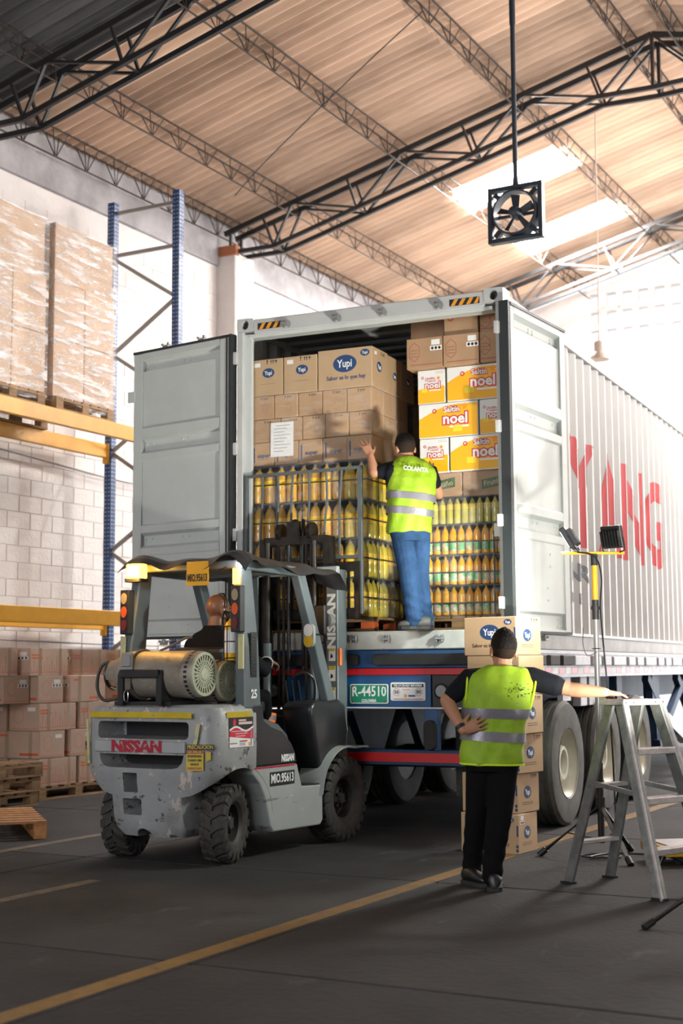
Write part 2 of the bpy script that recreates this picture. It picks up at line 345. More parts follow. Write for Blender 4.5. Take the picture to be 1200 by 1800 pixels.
# trusses: twin lattice frames
RS = -4.55
def truss(l, label):
    t = thing('roof_truss', label, 'truss', (0, 0, 0), BR, 'gable trusses carrying the roof')
    def tz(s): return 7.71+.25*((s+11.1) if s <= RS else (2*RS-s+11.1))
    for y in (l-.15, l+.15):
        for sg in (1, -1):
            f = (lambda s: s) if sg == 1 else (lambda s: 2*RS-s)
            e = -11.0
            MB().bar((f(e), y, tz(e)), (RS, y, tz(RS)), .05, .075).obj('top_chord', M_TRUSS, t)
            MB().bar((f(-11.0), y, 7.44), (f(-10.16), y, 7.43), .05, .06).obj('bottom_chord', M_TRUSS, t)
            MB().bar((f(-10.16), y, 7.43), (f(-5.3), y, 8.67), .05, .06).obj('bottom_chord', M_TRUSS, t)
            MB().bar((f(-5.3), y, 8.67), (RS, y, 8.645), .05, .06).obj('bottom_chord', M_TRUSS, t)
            def bz(s): return 7.43+.2585*(s+10.16) if s < -5.3 else 8.67
            tn = [-9.85, -8.08, -6.31, RS]; bn = [-10.16, -8.8, -7.03, -5.26]
            segs = [(-10.35, tz(-10.35), -10.16, 7.43), (-10.9, tz(-10.9), -10.9, 7.44)]
            for i in range(4):
                segs.append((tn[i], tz(tn[i]), bn[i], bz(bn[i])))
                if i < 3: segs.append((tn[i], tz(tn[i]), bn[i+1], bz(bn[i+1]))); segs.append((bn[i+1]-.16, tz(bn[i+1]-.16), bn[i+1], bz(bn[i+1])))
            for (a, za, b, zb) in segs:
                MB().bar((f(a), y, za), (f(b), y, zb), .028, .04, (0, 1, 0)).obj('web_bar', M_TRUSS, t)
        MB().bar((RS, y, 9.34), (RS, y, 8.64), .04, .05, (0, 1, 0)).obj('king_post', M_TRUSS, t)
    for s in (-10.16, -8.8, -7.03, -5.3): MB().bar((s, l-.15, tz(s) if 0 else 7.43+.2585*(s+10.16)), (s, l+.15, 7.43+.2585*(s+10.16)), .04, .012).obj('batten', M_TRUSS, t)
    return t
truss(11.62, 'dark steel roof truss nearest the camera, above the shrink-wrapped pallets')
t2 = truss(17.0, 'dark steel roof truss landing on the pilaster behind the container, middle one')
MB().bar((-11.05, 16.8, 7.45), (-10.75, 16.8, 7.45), .1, .14).obj('bearing_plate', mat('rust_primer', (.35, .12, .05), .7), t2)
truss(23.2, 'hazy steel roof truss farthest away, close to the pierced gable')
def joist(s, label, l0=8.6, l1=25.2, h=.24, drop=.03):
    t = thing('roof_joist', label, 'joist', wpt((s, 0, 0), BY), BR, 'lattice joists under the roof sheets')
    zt = rz(s)-drop-.03
    for d in (-.07, .07): MB().bar((d, l0, zt+(.25*d if s < RS else -.25*d)), (d, l1, zt+(.25*d if s < RS else -.25*d)), .018, .02).obj('top_chord', M_JOIST, t)
    MB().bar((0, l0, zt-h), (0, l1, zt-h), .016, .016).obj('bottom_chord', M_JOIST, t)
    wbm = MB(); k = 0; y = l0
    while y+.4 < l1:
        for d in (-.07, .07):
            wbm.bar((d, y, zt), (0, y+.13, zt-h), .011, .011); wbm.bar((0, y+.15, zt-h), (d, y+.28, zt), .011, .011)
        y += .6
    o = wbm.obj('lacing', M_JOIST, t, fix=False); o['kind'] = 'stuff'
joist(-10.93, 'rusty lattice joist along the top of the white block wall', drop=.0, h=.3)
joist(-9.92, 'rusty lattice joist next to the wall, crossing left of the blue rack')
joist(-8.16, 'rusty lattice joist second up from the wall joist, running past the skylights')
joist(-6.42, 'rusty lattice joist third up from the wall, running behind the hanging fan pole')
joist(-4.86, 'rusty lattice joist just left of the roof ridge')
joist(-4.24, 'rusty lattice joist just right of the roof ridge')
joist(-2.68, 'rusty lattice joist on the far slope beyond the ridge')
# thin wire strung under the roof
tag(MB().tube(smoothpath([wpt(p, BY) for p in ((-9.9, 15.4, 7.7), (-9.0, 14.9, 7.95), (-7.3, 14.2, 8.5), (-6.3, 13.7, 8.72))]), .008, 5).obj('overhead_wire', BLACK), 'thin black wire strung under the brown corrugated roof', 'wire')
# ------------------------------------------------------------------ the shipping container
CR = -R(CY)
M_CONT = mat('container_paint', (.56, .57, .56), .42, var=.1, vscale=3, bump=.03, bscale=30); chips(M_CONT, (.3, .2, .13), 7, .68, .75)
M_CONTS = mat('container_side_paint', (.50, .50, .48), .4, var=.08, vscale=2)
M_DOOR = mat('door_paint', (.60, .64, .62), .38, var=.06, vscale=4)
M_SILLP = mat('worn_sill_paint', (.72, .72, .66), .5, var=.2, vscale=6); chips(M_SILLP, (.22, .16, .1), 9, .64, .72)
M_SEAL = mat('door_seal', (.02, .025, .026), .5)
M_GALV = mat('galvanised', (.42, .43, .42), .38, .7, var=.2)
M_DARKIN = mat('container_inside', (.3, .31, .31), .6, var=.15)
M_PLY = mat('container_floor_ply', (.16, .1, .06), .7, var=.4, stretch=(1, .2, 1), vscale=8)
M_HAZ = mat('hazard_orange', (.85, .35, .02), .45)
ct = thing('shipping_container', 'grey white high cube shipping container with both rear doors open, loaded with goods', 'container', CO, CR)
def casting(x0, y0, z0, sx):
    # front plate with a real oval opening, side plate and a hollow behind
    w, h, d = .162, .118, .178
    hole = ellipse(w/2+.002, h/2, .034, .042, 24)
    def out(p):
        cx, cy = w/2, h/2; dx, dy = p[0]-cx, p[1]-cy; t = min((w/2)/max(abs(dx), 1e-6), (h/2)/max(abs(dy), 1e-6)); return (cx+dx*t, cy+dy*t)
    big = [out(p) for p in hole]
    m = MB(); T = .03
    m.loft([[(a, 0, b) for a, b in hole], [(a, 0, b) for a, b in big], [(a, T, b) for a, b in big], [(a, T, b) for a, b in hole], [(a, 0, b) for a, b in hole]], caps=False)
    m.box(0, .022, T, d, 0, h); m.box(w-.022, w, T, d, 0, h); m.box(.022, w-.022, T, d, 0, .022); m.box(.022, w-.022, T, d, h-.022, h); m.box(.022, w-.022, d-.02, d, .022, h-.022)
    return m.obj('corner_casting', M_CONT, ct, (x0, y0, z0), fix=True)
for x in (-2.438, -.162):
    for z in (0, 2.778): casting(x, 0, z, 1)
    for z in (0, 2.778): MB().box(x, x+.162, 12.014, 12.192, z, z+.118).obj('corner_casting', M_CONT, ct, bevel=.006)
# rear frame
MB().box(-2.276, -.162, .012, .13, 2.755, 2.882).obj('header', M_CONT, ct, bevel=.006)
MB().box(-2.34, -.1, .03, .15, 2.722, 2.757).obj('header_lip', M_DOOR, ct, bevel=.004)
MB().box(-2.276, -.162, -.012, .16, 0, .15).obj('sill', M_SILLP, ct, bevel=.008)
for x0, x1 in ((-2.436, -2.375), (-.062, -.004)):
    MB().box(x0, x1, .0, .10, .118, 2.778).obj('corner_post', M_CONT, ct, bevel=.006)
MB().box(-2.38, -2.305, .035, .072, .118, 2.76).obj('post_flange', M_DOOR, ct, bevel=.004)
MB().box(-.085, -.055, .06, .16, .118, 2.76).obj('post_flange', M_DOOR, ct, bevel=.004)
def keeper(x, z, up):
    k = MB(); k.box(x-.035, x+.035, -.055, .005, z-.012, z+.012); k.box(x-.03, x-.016, -.05, .005, z-.03, z+.03); k.box(x+.016, x+.03, -.05, .005, z-.03, z+.03)
    k.obj('lock_keeper', M_GALV, ct, bevel=.003)
for x in (-1.95, -1.47, -1.05, -.55): keeper(x, 2.80, 1)
for x in (-1.95, -1.32, -1.03, -.57): keeper(x, .085, 0)
for k, x0 in enumerate((-2.235, -.46)):
    s = MB().box(x0, x0+.26, .0095, .013, 2.785, 2.842).obj('hazard_sticker', BLACK, ct)
    for i in range(4):
        a = x0+.012+i*.066
        MB().prism([(a, 2.787), (a+.033, 2.787), (a+.066 if i < 3 else a+.05, 2.84), (a+.033, 2.84)], .0085, .0097, 'y').obj('chevron', M_HAZ, s)
# long sides: folded steel, pitch 278 mm
PROF = [(0, 0), (.046, 0), (.126, -.036), (.196, -.036), (.278, 0)]
def side_x(y):
    t = (y-.25) % .278
    for (a, xa), (b, xb) in zip(PROF, PROF[1:]):
        if t <= b: return xa+(xb-xa)*(t-a)/(b-a)
    return 0
def side(xs, sg, name):
    a, b, c, d = [], [], [], []
    y = .25; ys = []
    while y < 11.9:
        for t, x in PROF[:-1]: ys.append((y+t, x))
        y += .278
    ys.append((y, 0)); ys = [(.12, 0)]+ys+[(12.05, 0)]
    m = MB(); m.strip([(xs+sg*x, y, .15) for y, x in ys], [(xs+sg*x, y, 2.80) for y, x in ys])
    m.strip([(xs+sg*(x-.004), y, 2.80) for y, x in ys], [(xs+sg*(x-.004), y, .15) for y, x in ys])
    m.obj(name, M_CONTS if sg > 0 else M_DARKIN, ct, fix=False)
side(-.018, 1, 'side_panel'); side(-2.42, -1, 'side_panel')
for x0, x1 in ((-.06, -.002), (-2.436, -2.376)):
    MB().box(x0, x1, .178, 12.014, 2.80, 2.862).obj('top_rail', M_CONTS, ct, bevel=.004)
    MB().box(x0, x1-.006, .178, 12.014, .0, .13).obj('bottom_rail', mat('rail_paint', (.36, .34, .31), .5, var=.3, vscale=4), ct, bevel=.004)
    MB().box(x0, x1+.004, .178, 12.014, .13, .155).obj('rail_lip', M_CONTS, ct)
rf = MB()
for i in range(42):
    y = .18+i*.28
    rf.strip([(x, y, 2.862) for x in (-2.4, -.04)], [(x, y+.1, 2.862) for x in (-2.4, -.04)]); rf.strip([(x, y+.1, 2.862) for x in (-2.4, -.04)], [(x, y+.14, 2.842) for x in (-2.4, -.04)])
    rf.strip([(x, y+.14, 2.842) for x in (-2.4, -.04)], [(x, y+.24, 2.842) for x in (-2.4, -.04)]); rf.strip([(x, y+.24, 2.842) for x in (-2.4, -.04)], [(x, y+.28, 2.862) for x in (-2.4, -.04)])
rf.obj('roof_panel', M_DARKIN, ct, fix=False)
MB().box(-2.38, -.06, .14, 12.0, .06, .156).obj('floor_board', M_PLY, ct)
MB().box(-2.4, -.04, 11.95, 12.0, .1, 2.85).obj('front_panel', M_DARKIN, ct)
# doors
def door(sg, hinge, ang, name, lab):
    """local x: hinge to free edge, z up; inner face towards +y*sg"""
    d = new(name, None, ct, hinge, (0, 0, ang)); d['label'] = lab
    Wd = 1.165
    prof = [(2.74, 0), (2.685, 0), (2.66, -.05), (2.585, -.05), (2.573, -.018), (2.06, -.018), (2.04, 0), (1.955, 0), (1.93, -.045), (1.838, -.045), (1.81, 0), (1.746, 0), (1.728, -.018), (1.16, -.018), (1.144, 0), (1.08, 0), (1.055, -.045), (.968, -.045), (.94, 0), (.88, 0), (.868, -.006), (.295, -.006), (.275, -.035), (.17, -.035), (.155, 0), (.14, 0)]
    xa, xb = .105, 1.055
    m = MB()
    m.strip([(xa, sg*y, z) for z, y in prof], [(xb, sg*y, z) for z, y in prof])
    back = -.075
    m.strip([(xa, sg*back, z) for z, y in prof], [(xb, sg*back, z) for z, y in prof])
    for x in (xa, xb): m.strip([(x, sg*y, z) for z, y in prof], [(x, 0, z) for z, y in prof])
    m.obj('door_sheet', M_DOOR, d, fix=False)
    for x0, x1 in ((.03, xa), (xb, Wd)): MB().box(x0, x1, min(0, sg*back), max(0, sg*back), .14, 2.74).obj('stile', M_DOOR, d, bevel=.005)
    # seals on all four edges
    g = MB()
    g.box(-.035, -.006, min(sg*.012, sg*-.07), max(sg*.012, sg*-.07), .115, 2.765); g.box(.012, .032, min(sg*.006, sg*-.07), max(sg*.006, sg*-.07), .115, 2.765)
    g.obj('seal', M_SEAL, d, bevel=.003)
    MB().box(-.006, .012, min(sg*.004, sg*-.05), max(sg*.004, sg*-.05), .14, 2.74).obj('seal_strip', M_GALV, d)
    MB().box(.03, Wd, min(sg*.01, sg*-.07), max(sg*.01, sg*-.07), 2.74, 2.762).obj('seal', M_SEAL, d)
    MB().box(.03, Wd, min(sg*.01, sg*-.07), max(sg*.01, sg*-.07), .118, .14).obj('seal', M_SEAL, d)
    riv = MB().lathe([(.011, 0), (.009, .007), (0, .008)], 8).mesh('rivet', M_DOOR, smooth=50)
    for z, y in ((2.635, -.05), (2.61, -.05), (1.9, -.045), (1.025, -.045), (.245, -.035), (.19, -.035)):
        for x in (.5, .58, .95, 1.03):
            new('rivet', riv, d, (x, sg*y, z), (R(-90)*sg, 0, 0))
    for z in (.78, .68, .5, .4): new('rivet', riv, d, (.7+(z > .6)*.06, sg*-.006, z), (R(-90)*sg, 0, 0))
    # lock rods on the outer face with cams top and bottom
    for x in (.42, .86):
        MB().cyl((x, sg*-.11, .09), (x, sg*-.11, 2.80), .017, n=10).obj('lock_rod', M_GALV, d, smooth=40)
        for z in (2.80, .08):
            c = MB(); c.box(x-.035, x+.035, min(sg*-.09, sg*-.13), max(sg*-.09, sg*-.13), z-.012, z+.012); c.box(x-.045, x-.02, min(sg*-.09, sg*-.13), max(sg*-.09, sg*-.13), z+.01, z+.035); c.box(x+.02, x+.05, min(sg*-.09, sg*-.13), max(sg*-.09, sg*-.13), z+.01, z+.03)
            c.obj('lock_cam', M_GALV, d, bevel=.003)
    for z in (.35, 1.0, 1.75, 2.55): MB().box(-.075, .01, min(sg*-.06, sg*-.1), max(sg*-.06, sg*-.1), z-.05, z+.05).obj('hinge', M_CONT, d, bevel=.006)
    if sg > 0: MB().box(Wd-.02, Wd+.075, -.02, .004, 2.30, 2.40).obj('door_stop', M_DOOR, d, bevel=.004)
    return d
door(1, (-2.50, -.03, 0), R(180-12), 'door_leaf', 'left door leaf swung open, inner side showing')
door(-1, (.055, -.035, 0), R(83.5), 'door_leaf', 'right door leaf folded back along the container side')
for x in (-2.45, .012):
    for z in (.35, 1.0, 1.75, 2.55): MB().box(x-.025, x+.025, -.02, .06, z-.055, z+.055).obj('hinge_lug', M_CONT, ct, bevel=.006)
# lettering on the folded side: painted on the webs and inner flats
M_YRED = mat('red_lettering', (.52, .025, .03), .5); M_YGREY = mat('grey_lettering', (.12, .13, .15), .5)
def side_letters(word, y0, z0, h, adv, mm, bold, width):
    for i, ch in enumerate(word):
        if ch == ' ': continue
        cu = bpy.data.curves.new('t', 'FONT'); cu.body = ch; cu.size = 1; cu.offset = bold; cu.resolution_u = 3; cu.fill_mode = 'FRONT'
        t = bpy.data.objects.new('t', cu); me = evaluated_mesh(t); bpy.data.objects.remove(t)
        xs = [v.co.x for v in me.vertices]; zs = [v.co.y for v in me.vertices]; w0, w1, h0, h1 = min(xs), max(xs), min(zs), max(zs)
        bm = bmesh.new(); bm.from_mesh(me)
        bmesh.ops.delete(bm, geom=[f for f in bm.faces if abs(f.normal.z) < .5], context='FACES')
        for v in bm.verts:
            v.co = Vector((0, y0+i*adv+(v.co.x-w0)/(w1-w0)*width, z0+(v.co.y-h0)/(h1-h0)*h))
        y = .25
        while y < 11.9:
            for q, _ in PROF[:-1]:
                if y0+i*adv-.05 < y+q < y0+i*adv+width+.05:
                    bmesh.ops.bisect_plane(bm, geom=bm.verts[:]+bm.edges[:]+bm.faces[:], plane_co=(0, y+q, 0), plane_no=(0, 1, 0))
            y += .278
        dele = [f for f in bm.faces if mm is M_YRED and ((f.calc_center_median().y-.25) % .278) < .045]
        bmesh.ops.delete(bm, geom=dele, context='FACES')
        for v in bm.verts: v.co.x = -.018+side_x(v.co.y)+.0025
        me2 = bpy.data.meshes.new('lettering'); bm.to_mesh(me2); bm.free(); me2.materials.append(mm)
        new('lettering', me2, ct)
side_letters('YANG MING', 1.92, .97, 1.03, 1.065, M_YRED, .04, .9)
side_letters('ANR', 1.62, .64, .17, .33, M_YGREY, .03, .28)
side_letters('BUE', 1.66, .43, .10, .26, M_YGREY, 0, .19)
# ------------------------------------------------------------------ flatbed semi-trailer carrying the container
M_BLUE = mat('trailer_blue', (.012, .085, .24), .42, var=.3, vscale=5); chips(M_BLUE, (.1, .09, .08), 8, .66, .74)
M_BLUED = mat('trailer_frame_blue', (.01, .045, .12), .55, var=.4)
M_REDR = mat('red_reflective', (.62, .012, .015), .35)
M_BUMP = mat('bumper_rubber', (.028, .027, .026), .7, var=.4); chips(M_BUMP, (.35, .33, .3), 13, .63, .68)
M_RIM = mat('cream_wheel', (.66, .66, .55), .45, var=.15)
M_TYRE2 = mat('road_tyre', (.05, .05, .048), .75, var=.4, vscale=5, col2=(.1, .1, .09))
M_LEDGE = mat('side_rail_paint', (.62, .62, .66), .45, var=.2)
M_GREEN = mat('plate_green', (.01, .24, .14), .45); M_WHITE = mat('white_enamel', (.8, .8, .78), .45)
tr = thing('flatbed_trailer', 'blue flatbed semi-trailer under the container with red reflective bars and licence plate', 'trailer', CO, CR)
MB().box(-2.5, .06, .0, .12, -.15, -.004).obj('rear_beam', M_BLUE, tr, bevel=.006)
MB().box(-2.5, .06, -.012, .05, -.205, -.152).obj('reflective_bar', M_REDR, tr, bevel=.003)
MB().box(-1.95, -.66, .0, .03, -.463, -.205).obj('plate_panel', M_BLUE, tr, bevel=.003)
for x0, x1 in ((-.655, .05), (-2.5, -1.955)): MB().box(x0, x1, .01, .08, -.463, -.205).obj('lamp_panel', STEELD, tr, bevel=.004)
MB().box(-2.5, .05, -.006, .012, -.474, -.463).obj('panel_edge', M_WHITE, tr)
for x0, x1 in ((-2.35, -1.275), (-1.14, -.0)): MB().prism(rrect(x0, x1, -.128, -.036, .03), -.07, .0, 'y').obj('dock_bumper', M_BUMP, tr, bevel=.006)
def lamp(x, z):
    l_ = MB().lathe([(.062, 0), (.062, .018), (.05, .024), (.05, .018), (0, .02)], 24, Matrix.Rotation(R(90), 4, 'X')).obj('tail_lamp', STEELD, tr, (x, .008, z), smooth=40)
    MB().lathe([(.05, .016), (.045, .028), (0, .034)], 24, Matrix.Rotation(R(90), 4, 'X')).obj('lens', mat('lamp_lens', (.5, .5, .48), .15, bump=.9, bscale=120), l_, smooth=40)
for x in (-.57, -.40, -.23, -2.07, -2.24): lamp(x, -.335)
def plate(x0, x1, z0, z1, mm, name='licence_plate'):
    p = MB().prism(rrect(x0, x1, z0, z1, .015), -.012, -.004, 'y').obj(name, M_WHITE, tr)
    MB().prism(rrect(x0+.007, x1-.007, z0+.007, z1-.007, .012), -.0135, -.011, 'y').obj('plate_face', mm, p)
    return p
p = plate(-1.364, -1.027, -.435, -.278, M_GREEN)
text('R-44510', .115, M_WHITE, p, (-1.195, -.0145, -.34), fit=.30, bold=.002); text('COLOMBIA', .034, M_WHITE, p, (-1.195, -.0145, -.413), fit=.13, bold=.001)
for x in (-1.335, -1.057):
    for z in (-.295, -.418): MB().cyl((x, -.0165, z), (x, -.012, z), .008, n=8).obj('bolt', mat('rusty_bolt', (.2, .07, .03), .8), p)
M_VEL = mat('sign_white', (.72, .71, .71), .5)
p = plate(-1.005, -.703, -.41, -.265, M_VEL, 'speed_plate')
MB().box(-.99, -.718, -.0142, -.0134, -.304, -.278).obj('title_bar', BLACK, p)
text('VELOCIDAD MAXIMA', .025, M_VEL, p, (-.854, -.0150, -.291), fit=.25, bold=.0006)
for x, n_ in ((-.952, '50'), (-.76, '80')):
    r = MB(); r.loft([[(a, -.0142, b) for a, b in ellipse(x, -.342, .031, .031, 20)], [(a, -.0142, b) for a, b in ellipse(x, -.342, .028, .028, 20)]], caps=False); r.obj('ring', REDINK, p, fix=False)
    text(n_, .04, BLACK, p, (x, -.0146, -.342), bold=.0006)
MB().prism([(-.89, -.372), (-.875, -.355), (-.86, -.372), (-.875, -.39)], -.0144, -.0134, 'y').obj('emblem', M_HAZ, p)
MB().box(-.85, -.79, -.0142, -.0134, -.379, -.366).obj('small_print', BLUEINK, p); MB().box(-.905, -.835, -.0142, -.0134, -.329, -.317).obj('small_print', mat('pale_red_ink', (.75, .45, .42), .6), p); MB().box(-.83, -.80, -.0142, -.0134, -.325, -.322).obj('small_print', MATS['pale_red_ink'], p)
MB().box(-.98, -.72, -.0142, -.0134, -.402, -.396).obj('red_rule', REDINK, p)
p = plate(-1.62, -1.398, -.41, -.275, M_VEL, 'notice_plate')
text('COT', .034, BLACK, p, (-1.46, -.0146, -.302), fit=.085); text('TIB', .036, BLACK, p, (-1.462, -.0146, -.336), fit=.075, bold=.001); text('e 3', .03, BLACK, p, (-1.462, -.0146, -.366), fit=.07, bold=.001)
for x in (-.67, -1.80):
    MB().box(x-.058, x+.058, .02, .09, -.83, -.463).obj('bumper_post', M_BLUE, tr, bevel=.004)
    b_ = MB().prism(rrect(x-.048, x+.048, -.80, -.565, .045, 5), -.035, .02, 'y').obj('rubber_buffer', mat('buffer_rubber', (.035, .03, .028), .8, var=.3), tr, bevel=.008)
    for z in (-.62, -.75): MB().cyl((x, -.038, z), (x, -.03, z), .012, n=8).obj('bolt', BLACK, b_)
MB().box(-2.42, -.02, -.0, .09, -.925, -.80).obj('underride_bar', M_BLUED, tr, bevel=.006)
MB().box(-2.40, -.04, -.012, .0, -.897, -.825).obj('reflective_bar', M_REDR, tr)
# deck, main beams, cross members, side rails
MB().box(-2.48, .04, .12, 13.4, -.08, -.006).obj('deck', mat('deck_wood', (.1, .07, .05), .8, var=.4), tr)
for x in (-1.75, -.7): MB().box(x-.06, x+.06, .12, 13.3, -.52, -.08).obj('main_beam', M_BLUED, tr)
cm = MB()
for i in range(1, 12): cm = MB().box(-2.42, -.0, i*1.1-.04, i*1.1+.04, -.2, -.08).obj('cross_member', M_BLUED, tr)
for xs, sg in ((.06, 1), (-2.5, -1)):
    MB().box(min(xs, xs+sg*.02), max(xs, xs+sg*.02), .06, 13.4, -.235, -.006).obj('side_rail', M_LEDGE, tr)
    MB().box(min(xs, xs+sg*.035), max(xs, xs+sg*.035), .06, 13.4, -.035, -.012).obj('rail_flange', M_LEDGE, tr)
    MB().box(min(xs, xs+sg*.035), max(xs, xs+sg*.035), .06, 13.4, -.235, -.222).obj('rail_flange', M_LEDGE, tr)
    if sg > 0:
        y = .1; k = 0
        while y < 9:
            MB().box(xs+.02, xs+.06, y, y+(.28 if k % 3 else .5), -.135, -.05).obj('stake_pocket', M_BUMP if k < 3 else M_LEDGE, tr, bevel=.006)
            y += .38 if k % 3 else .62; k += 1
        for i in range(26):
            MB().box(xs+.02, xs+.024, .08+i*.2, .08+i*.2+.19, -.205, -.155).obj('reflective_tape', M_REDR if i % 2 else M_WHITE, tr)
# wheels
def truck_wheel():
    prof = [(.29, -.13), (.44, -.14), (.50, -.13), (.525, -.10), (.528, .10), (.50, .13), (.44, .14), (.29, .13)]
    Rx = Matrix.Rotation(R(90), 4, 'Y')
    t = MB(); pr = []
    for r, z in prof[:4]: pr.append((r, z))
    for g in (-.06, 0, .06): pr += [(.527, g-.012), (.518, g-.008), (.518, g+.008), (.527, g+.012)]
    pr += prof[4:]
    t.lathe(pr, 40, Rx, caps=False)
    return t.mesh('tyre', M_TYRE2, smooth=35), MB().lathe([(.0, .02), (.1, .03), (.11, .09), (.14, .09), (.16, .03), (.24, .01), (.265, .06), (.30, .135), (.305, .12), (.29, -.12), (.0, -.12)], 32, Rx, mis=[0]*7+[1]*3).mesh('rim', [M_RIM, STEELD], smooth=35)  # rim backs dark: shade under the trailer put into the colour
ty, ri = truck_wheel()
for ya in (1.3, 2.65, 4.0):
    MB().cyl((-2.35, ya, -.965), (-.1, ya, -.965), .065, n=14).obj('axle', STEELD, tr, smooth=40)
    for x, sg in ((-.045, 1), (-.36, 1), (-2.395, -1), (-2.08, -1)):
        w = new('wheel', None, tr, (x, ya, -1.4905+.528), (0, 0, 0 if sg > 0 else math.pi))
        new('tyre', ty, w); new('rim', ri, w)
    for x in (-1.75, -.7): MB().prism([(ya-.5, -.52), (ya+.5, -.52), (ya+.15, -.95), (ya-.15, -.95)], x-.04, x+.04, 'x').obj('spring_hanger', M_BLUED, tr)
for x in (-.36, -2.08): MB().box(x-.3 if x > -1 else x-.1, x+.1 if x > -1 else x+.3, .55, .562, -1.2, -.5).obj('mud_flap', RUBBER, tr)
# marker lamp, brackets, bracing struts and support legs under the deck
MB().lathe([(.045, 0), (.04, .02), (0, .028)], 16, Matrix.Rotation(R(90), 4, 'Y')).obj('marker_lamp', mat('amber_lens', (.8, .22, .01), .2, emit=.6), tr, (.05, 1.42, -.35), smooth=40)
MB().box(-.0, .05, 1.3, 1.55, -.44, -.235).obj('lamp_bracket', M_LEDGE, tr)
for ya in (1.95, 2.25, 3.3, 4.9): MB().box(-.05, .03, ya, ya+.22, -.5, -.235).obj('bracket', M_LEDGE if ya < 3 else M_BLUED, tr, bevel=.005)
for a, b in (((0, 4.7, -.25), (0, 6.1, -1.0)), ((0, 5.2, -1.0), (0, 6.8, -.25)), ((0, 6.3, -.25), (0, 7.6, -1.05))): MB().bar(a, b, .07, .1).obj('brace', M_BLUED, tr)
for ya in (5.2, 7.4):
    MB().box(-.14, .0, ya, ya+.18, -1.05, -.235).obj('support_leg', M_BLUED, tr); 
MB().bar((.02, 5.5, -.72), (.02, 6.6, -1.0), .1, .12).obj('tool_box', M_GALV, tr)
for x in (-.3, -2.1):
    MB().box(x-.07, x+.07, 9.6, 9.74, -1.46, -.08).obj('landing_leg', M_BLUED, tr); MB().box(x-.14, x+.14, 9.54, 9.8, -1.4905, -1.46).obj('foot_plate', M_BLUED, tr)
# ------------------------------------------------------------------ pallets and cartons
def pallet_parts(root, w, d, h=.14, mm=None, mm2=None):
    mm = mm or WOOD; mm2 = mm2 or mm
    n = 7; sw = .11; 
    for i in range(n):
        x = -w/2+sw/2+i*(w-sw)/(n-1); MB().box(x-sw/2, x+sw/2, -d/2, d/2, h-.02, h).obj('top_slat', mm, root, bevel=.002)
    for y in (-d/2+.05, 0, d/2-.05):
        MB().box(-w/2, w/2, y-.05, y+.05, h-.04, h-.02).obj('stringer', mm, root)
        for x in (-w/2+.06, 0, w/2-.06): MB().box(x-.06, x+.06, y-.05, y+.05, .02, h-.04).obj('block', mm2, root, bevel=.003)
        MB().box(-w/2, w/2, y-.05, y+.05, 0, .02).obj('bottom_board', mm, root)
    return root
def pallet(label, loc, rz_, w=1.2, d=1.0, h=.14, group=None, mm=None, mm2=None):
    return pallet_parts(thing('wooden_pallet', label, 'pallet', loc, rz_, group), w, d, h, mm, mm2)
_bm = {}
def boxmesh(w, d, h, mm):
    k = (round(w, 3), round(d, 3), round(h, 3), mm.name)
    if k not in _bm: _bm[k] = MB().box(-w/2, w/2, -d/2, d/2, 0, h).mesh('carton', mm, bevel=.006, seg=2)
    return _bm[k]
def quad(parent, face, sz, u0, u1, v0, v1, mm, name='print', off=.0008):
    """thin print patch on a carton face; u across the face, v up, both in metres from the lower left seen from outside"""
    w, d, h = sz
    return decal(parent, face, sz, [(u0, v0), (u1, v0), (u1, v1), (u0, v1)], mm, name, off)
def decal(parent, face, sz, poly, mm, name='print', off=.0008, hole=None):
    w, d, h = sz; n = len(poly)
    def P(u, v, o):
        return {'F': (-w/2+u, -d/2-o, v), 'R': (w/2+o, -d/2+u, v), 'L': (-w/2-o, d/2-u, v), 'B': (w/2-u, d/2+o, v), 'T': (-w/2+u, -d/2+v, h+o)}[face]
    m = MB()
    if hole: m.loft([[P(u, v, off) for u, v in poly], [P(u, v, off) for u, v in hole]], caps=False)
    else: m.add([P(u, v, off) for u, v in poly], [tuple(range(n))]); m.add([P(u, v, 0) for u, v in poly]+[P(u, v, off) for u, v in poly], [(i, (i+1) % n, n+(i+1) % n, n+i) for i in range(n)])
    return m.obj(name, mm, parent, fix=False)
def ftext(parent, face, sz, body, size, u, v, mm, off=.0016, **kw):
    w, d, h = sz
    loc, r = {'F': ((-w/2+u, -d/2-off, v), 0), 'R': ((w/2+off, -d/2+u, v), R(90)), 'L': ((-w/2-off, d/2-u, v), R(-90)), 'B': ((w/2-u, d/2+off, v), R(180))}[face]
    return text(body, size, mm, parent, loc, (0, 0, r), **kw)
def carton(label, sz, loc, rz_, mm=None, group=None, name='carton'):
    o = new(name, boxmesh(*sz, mm or CARD), None, loc, (0, 0, rz_)); return tag(o, label, 'carton', group)
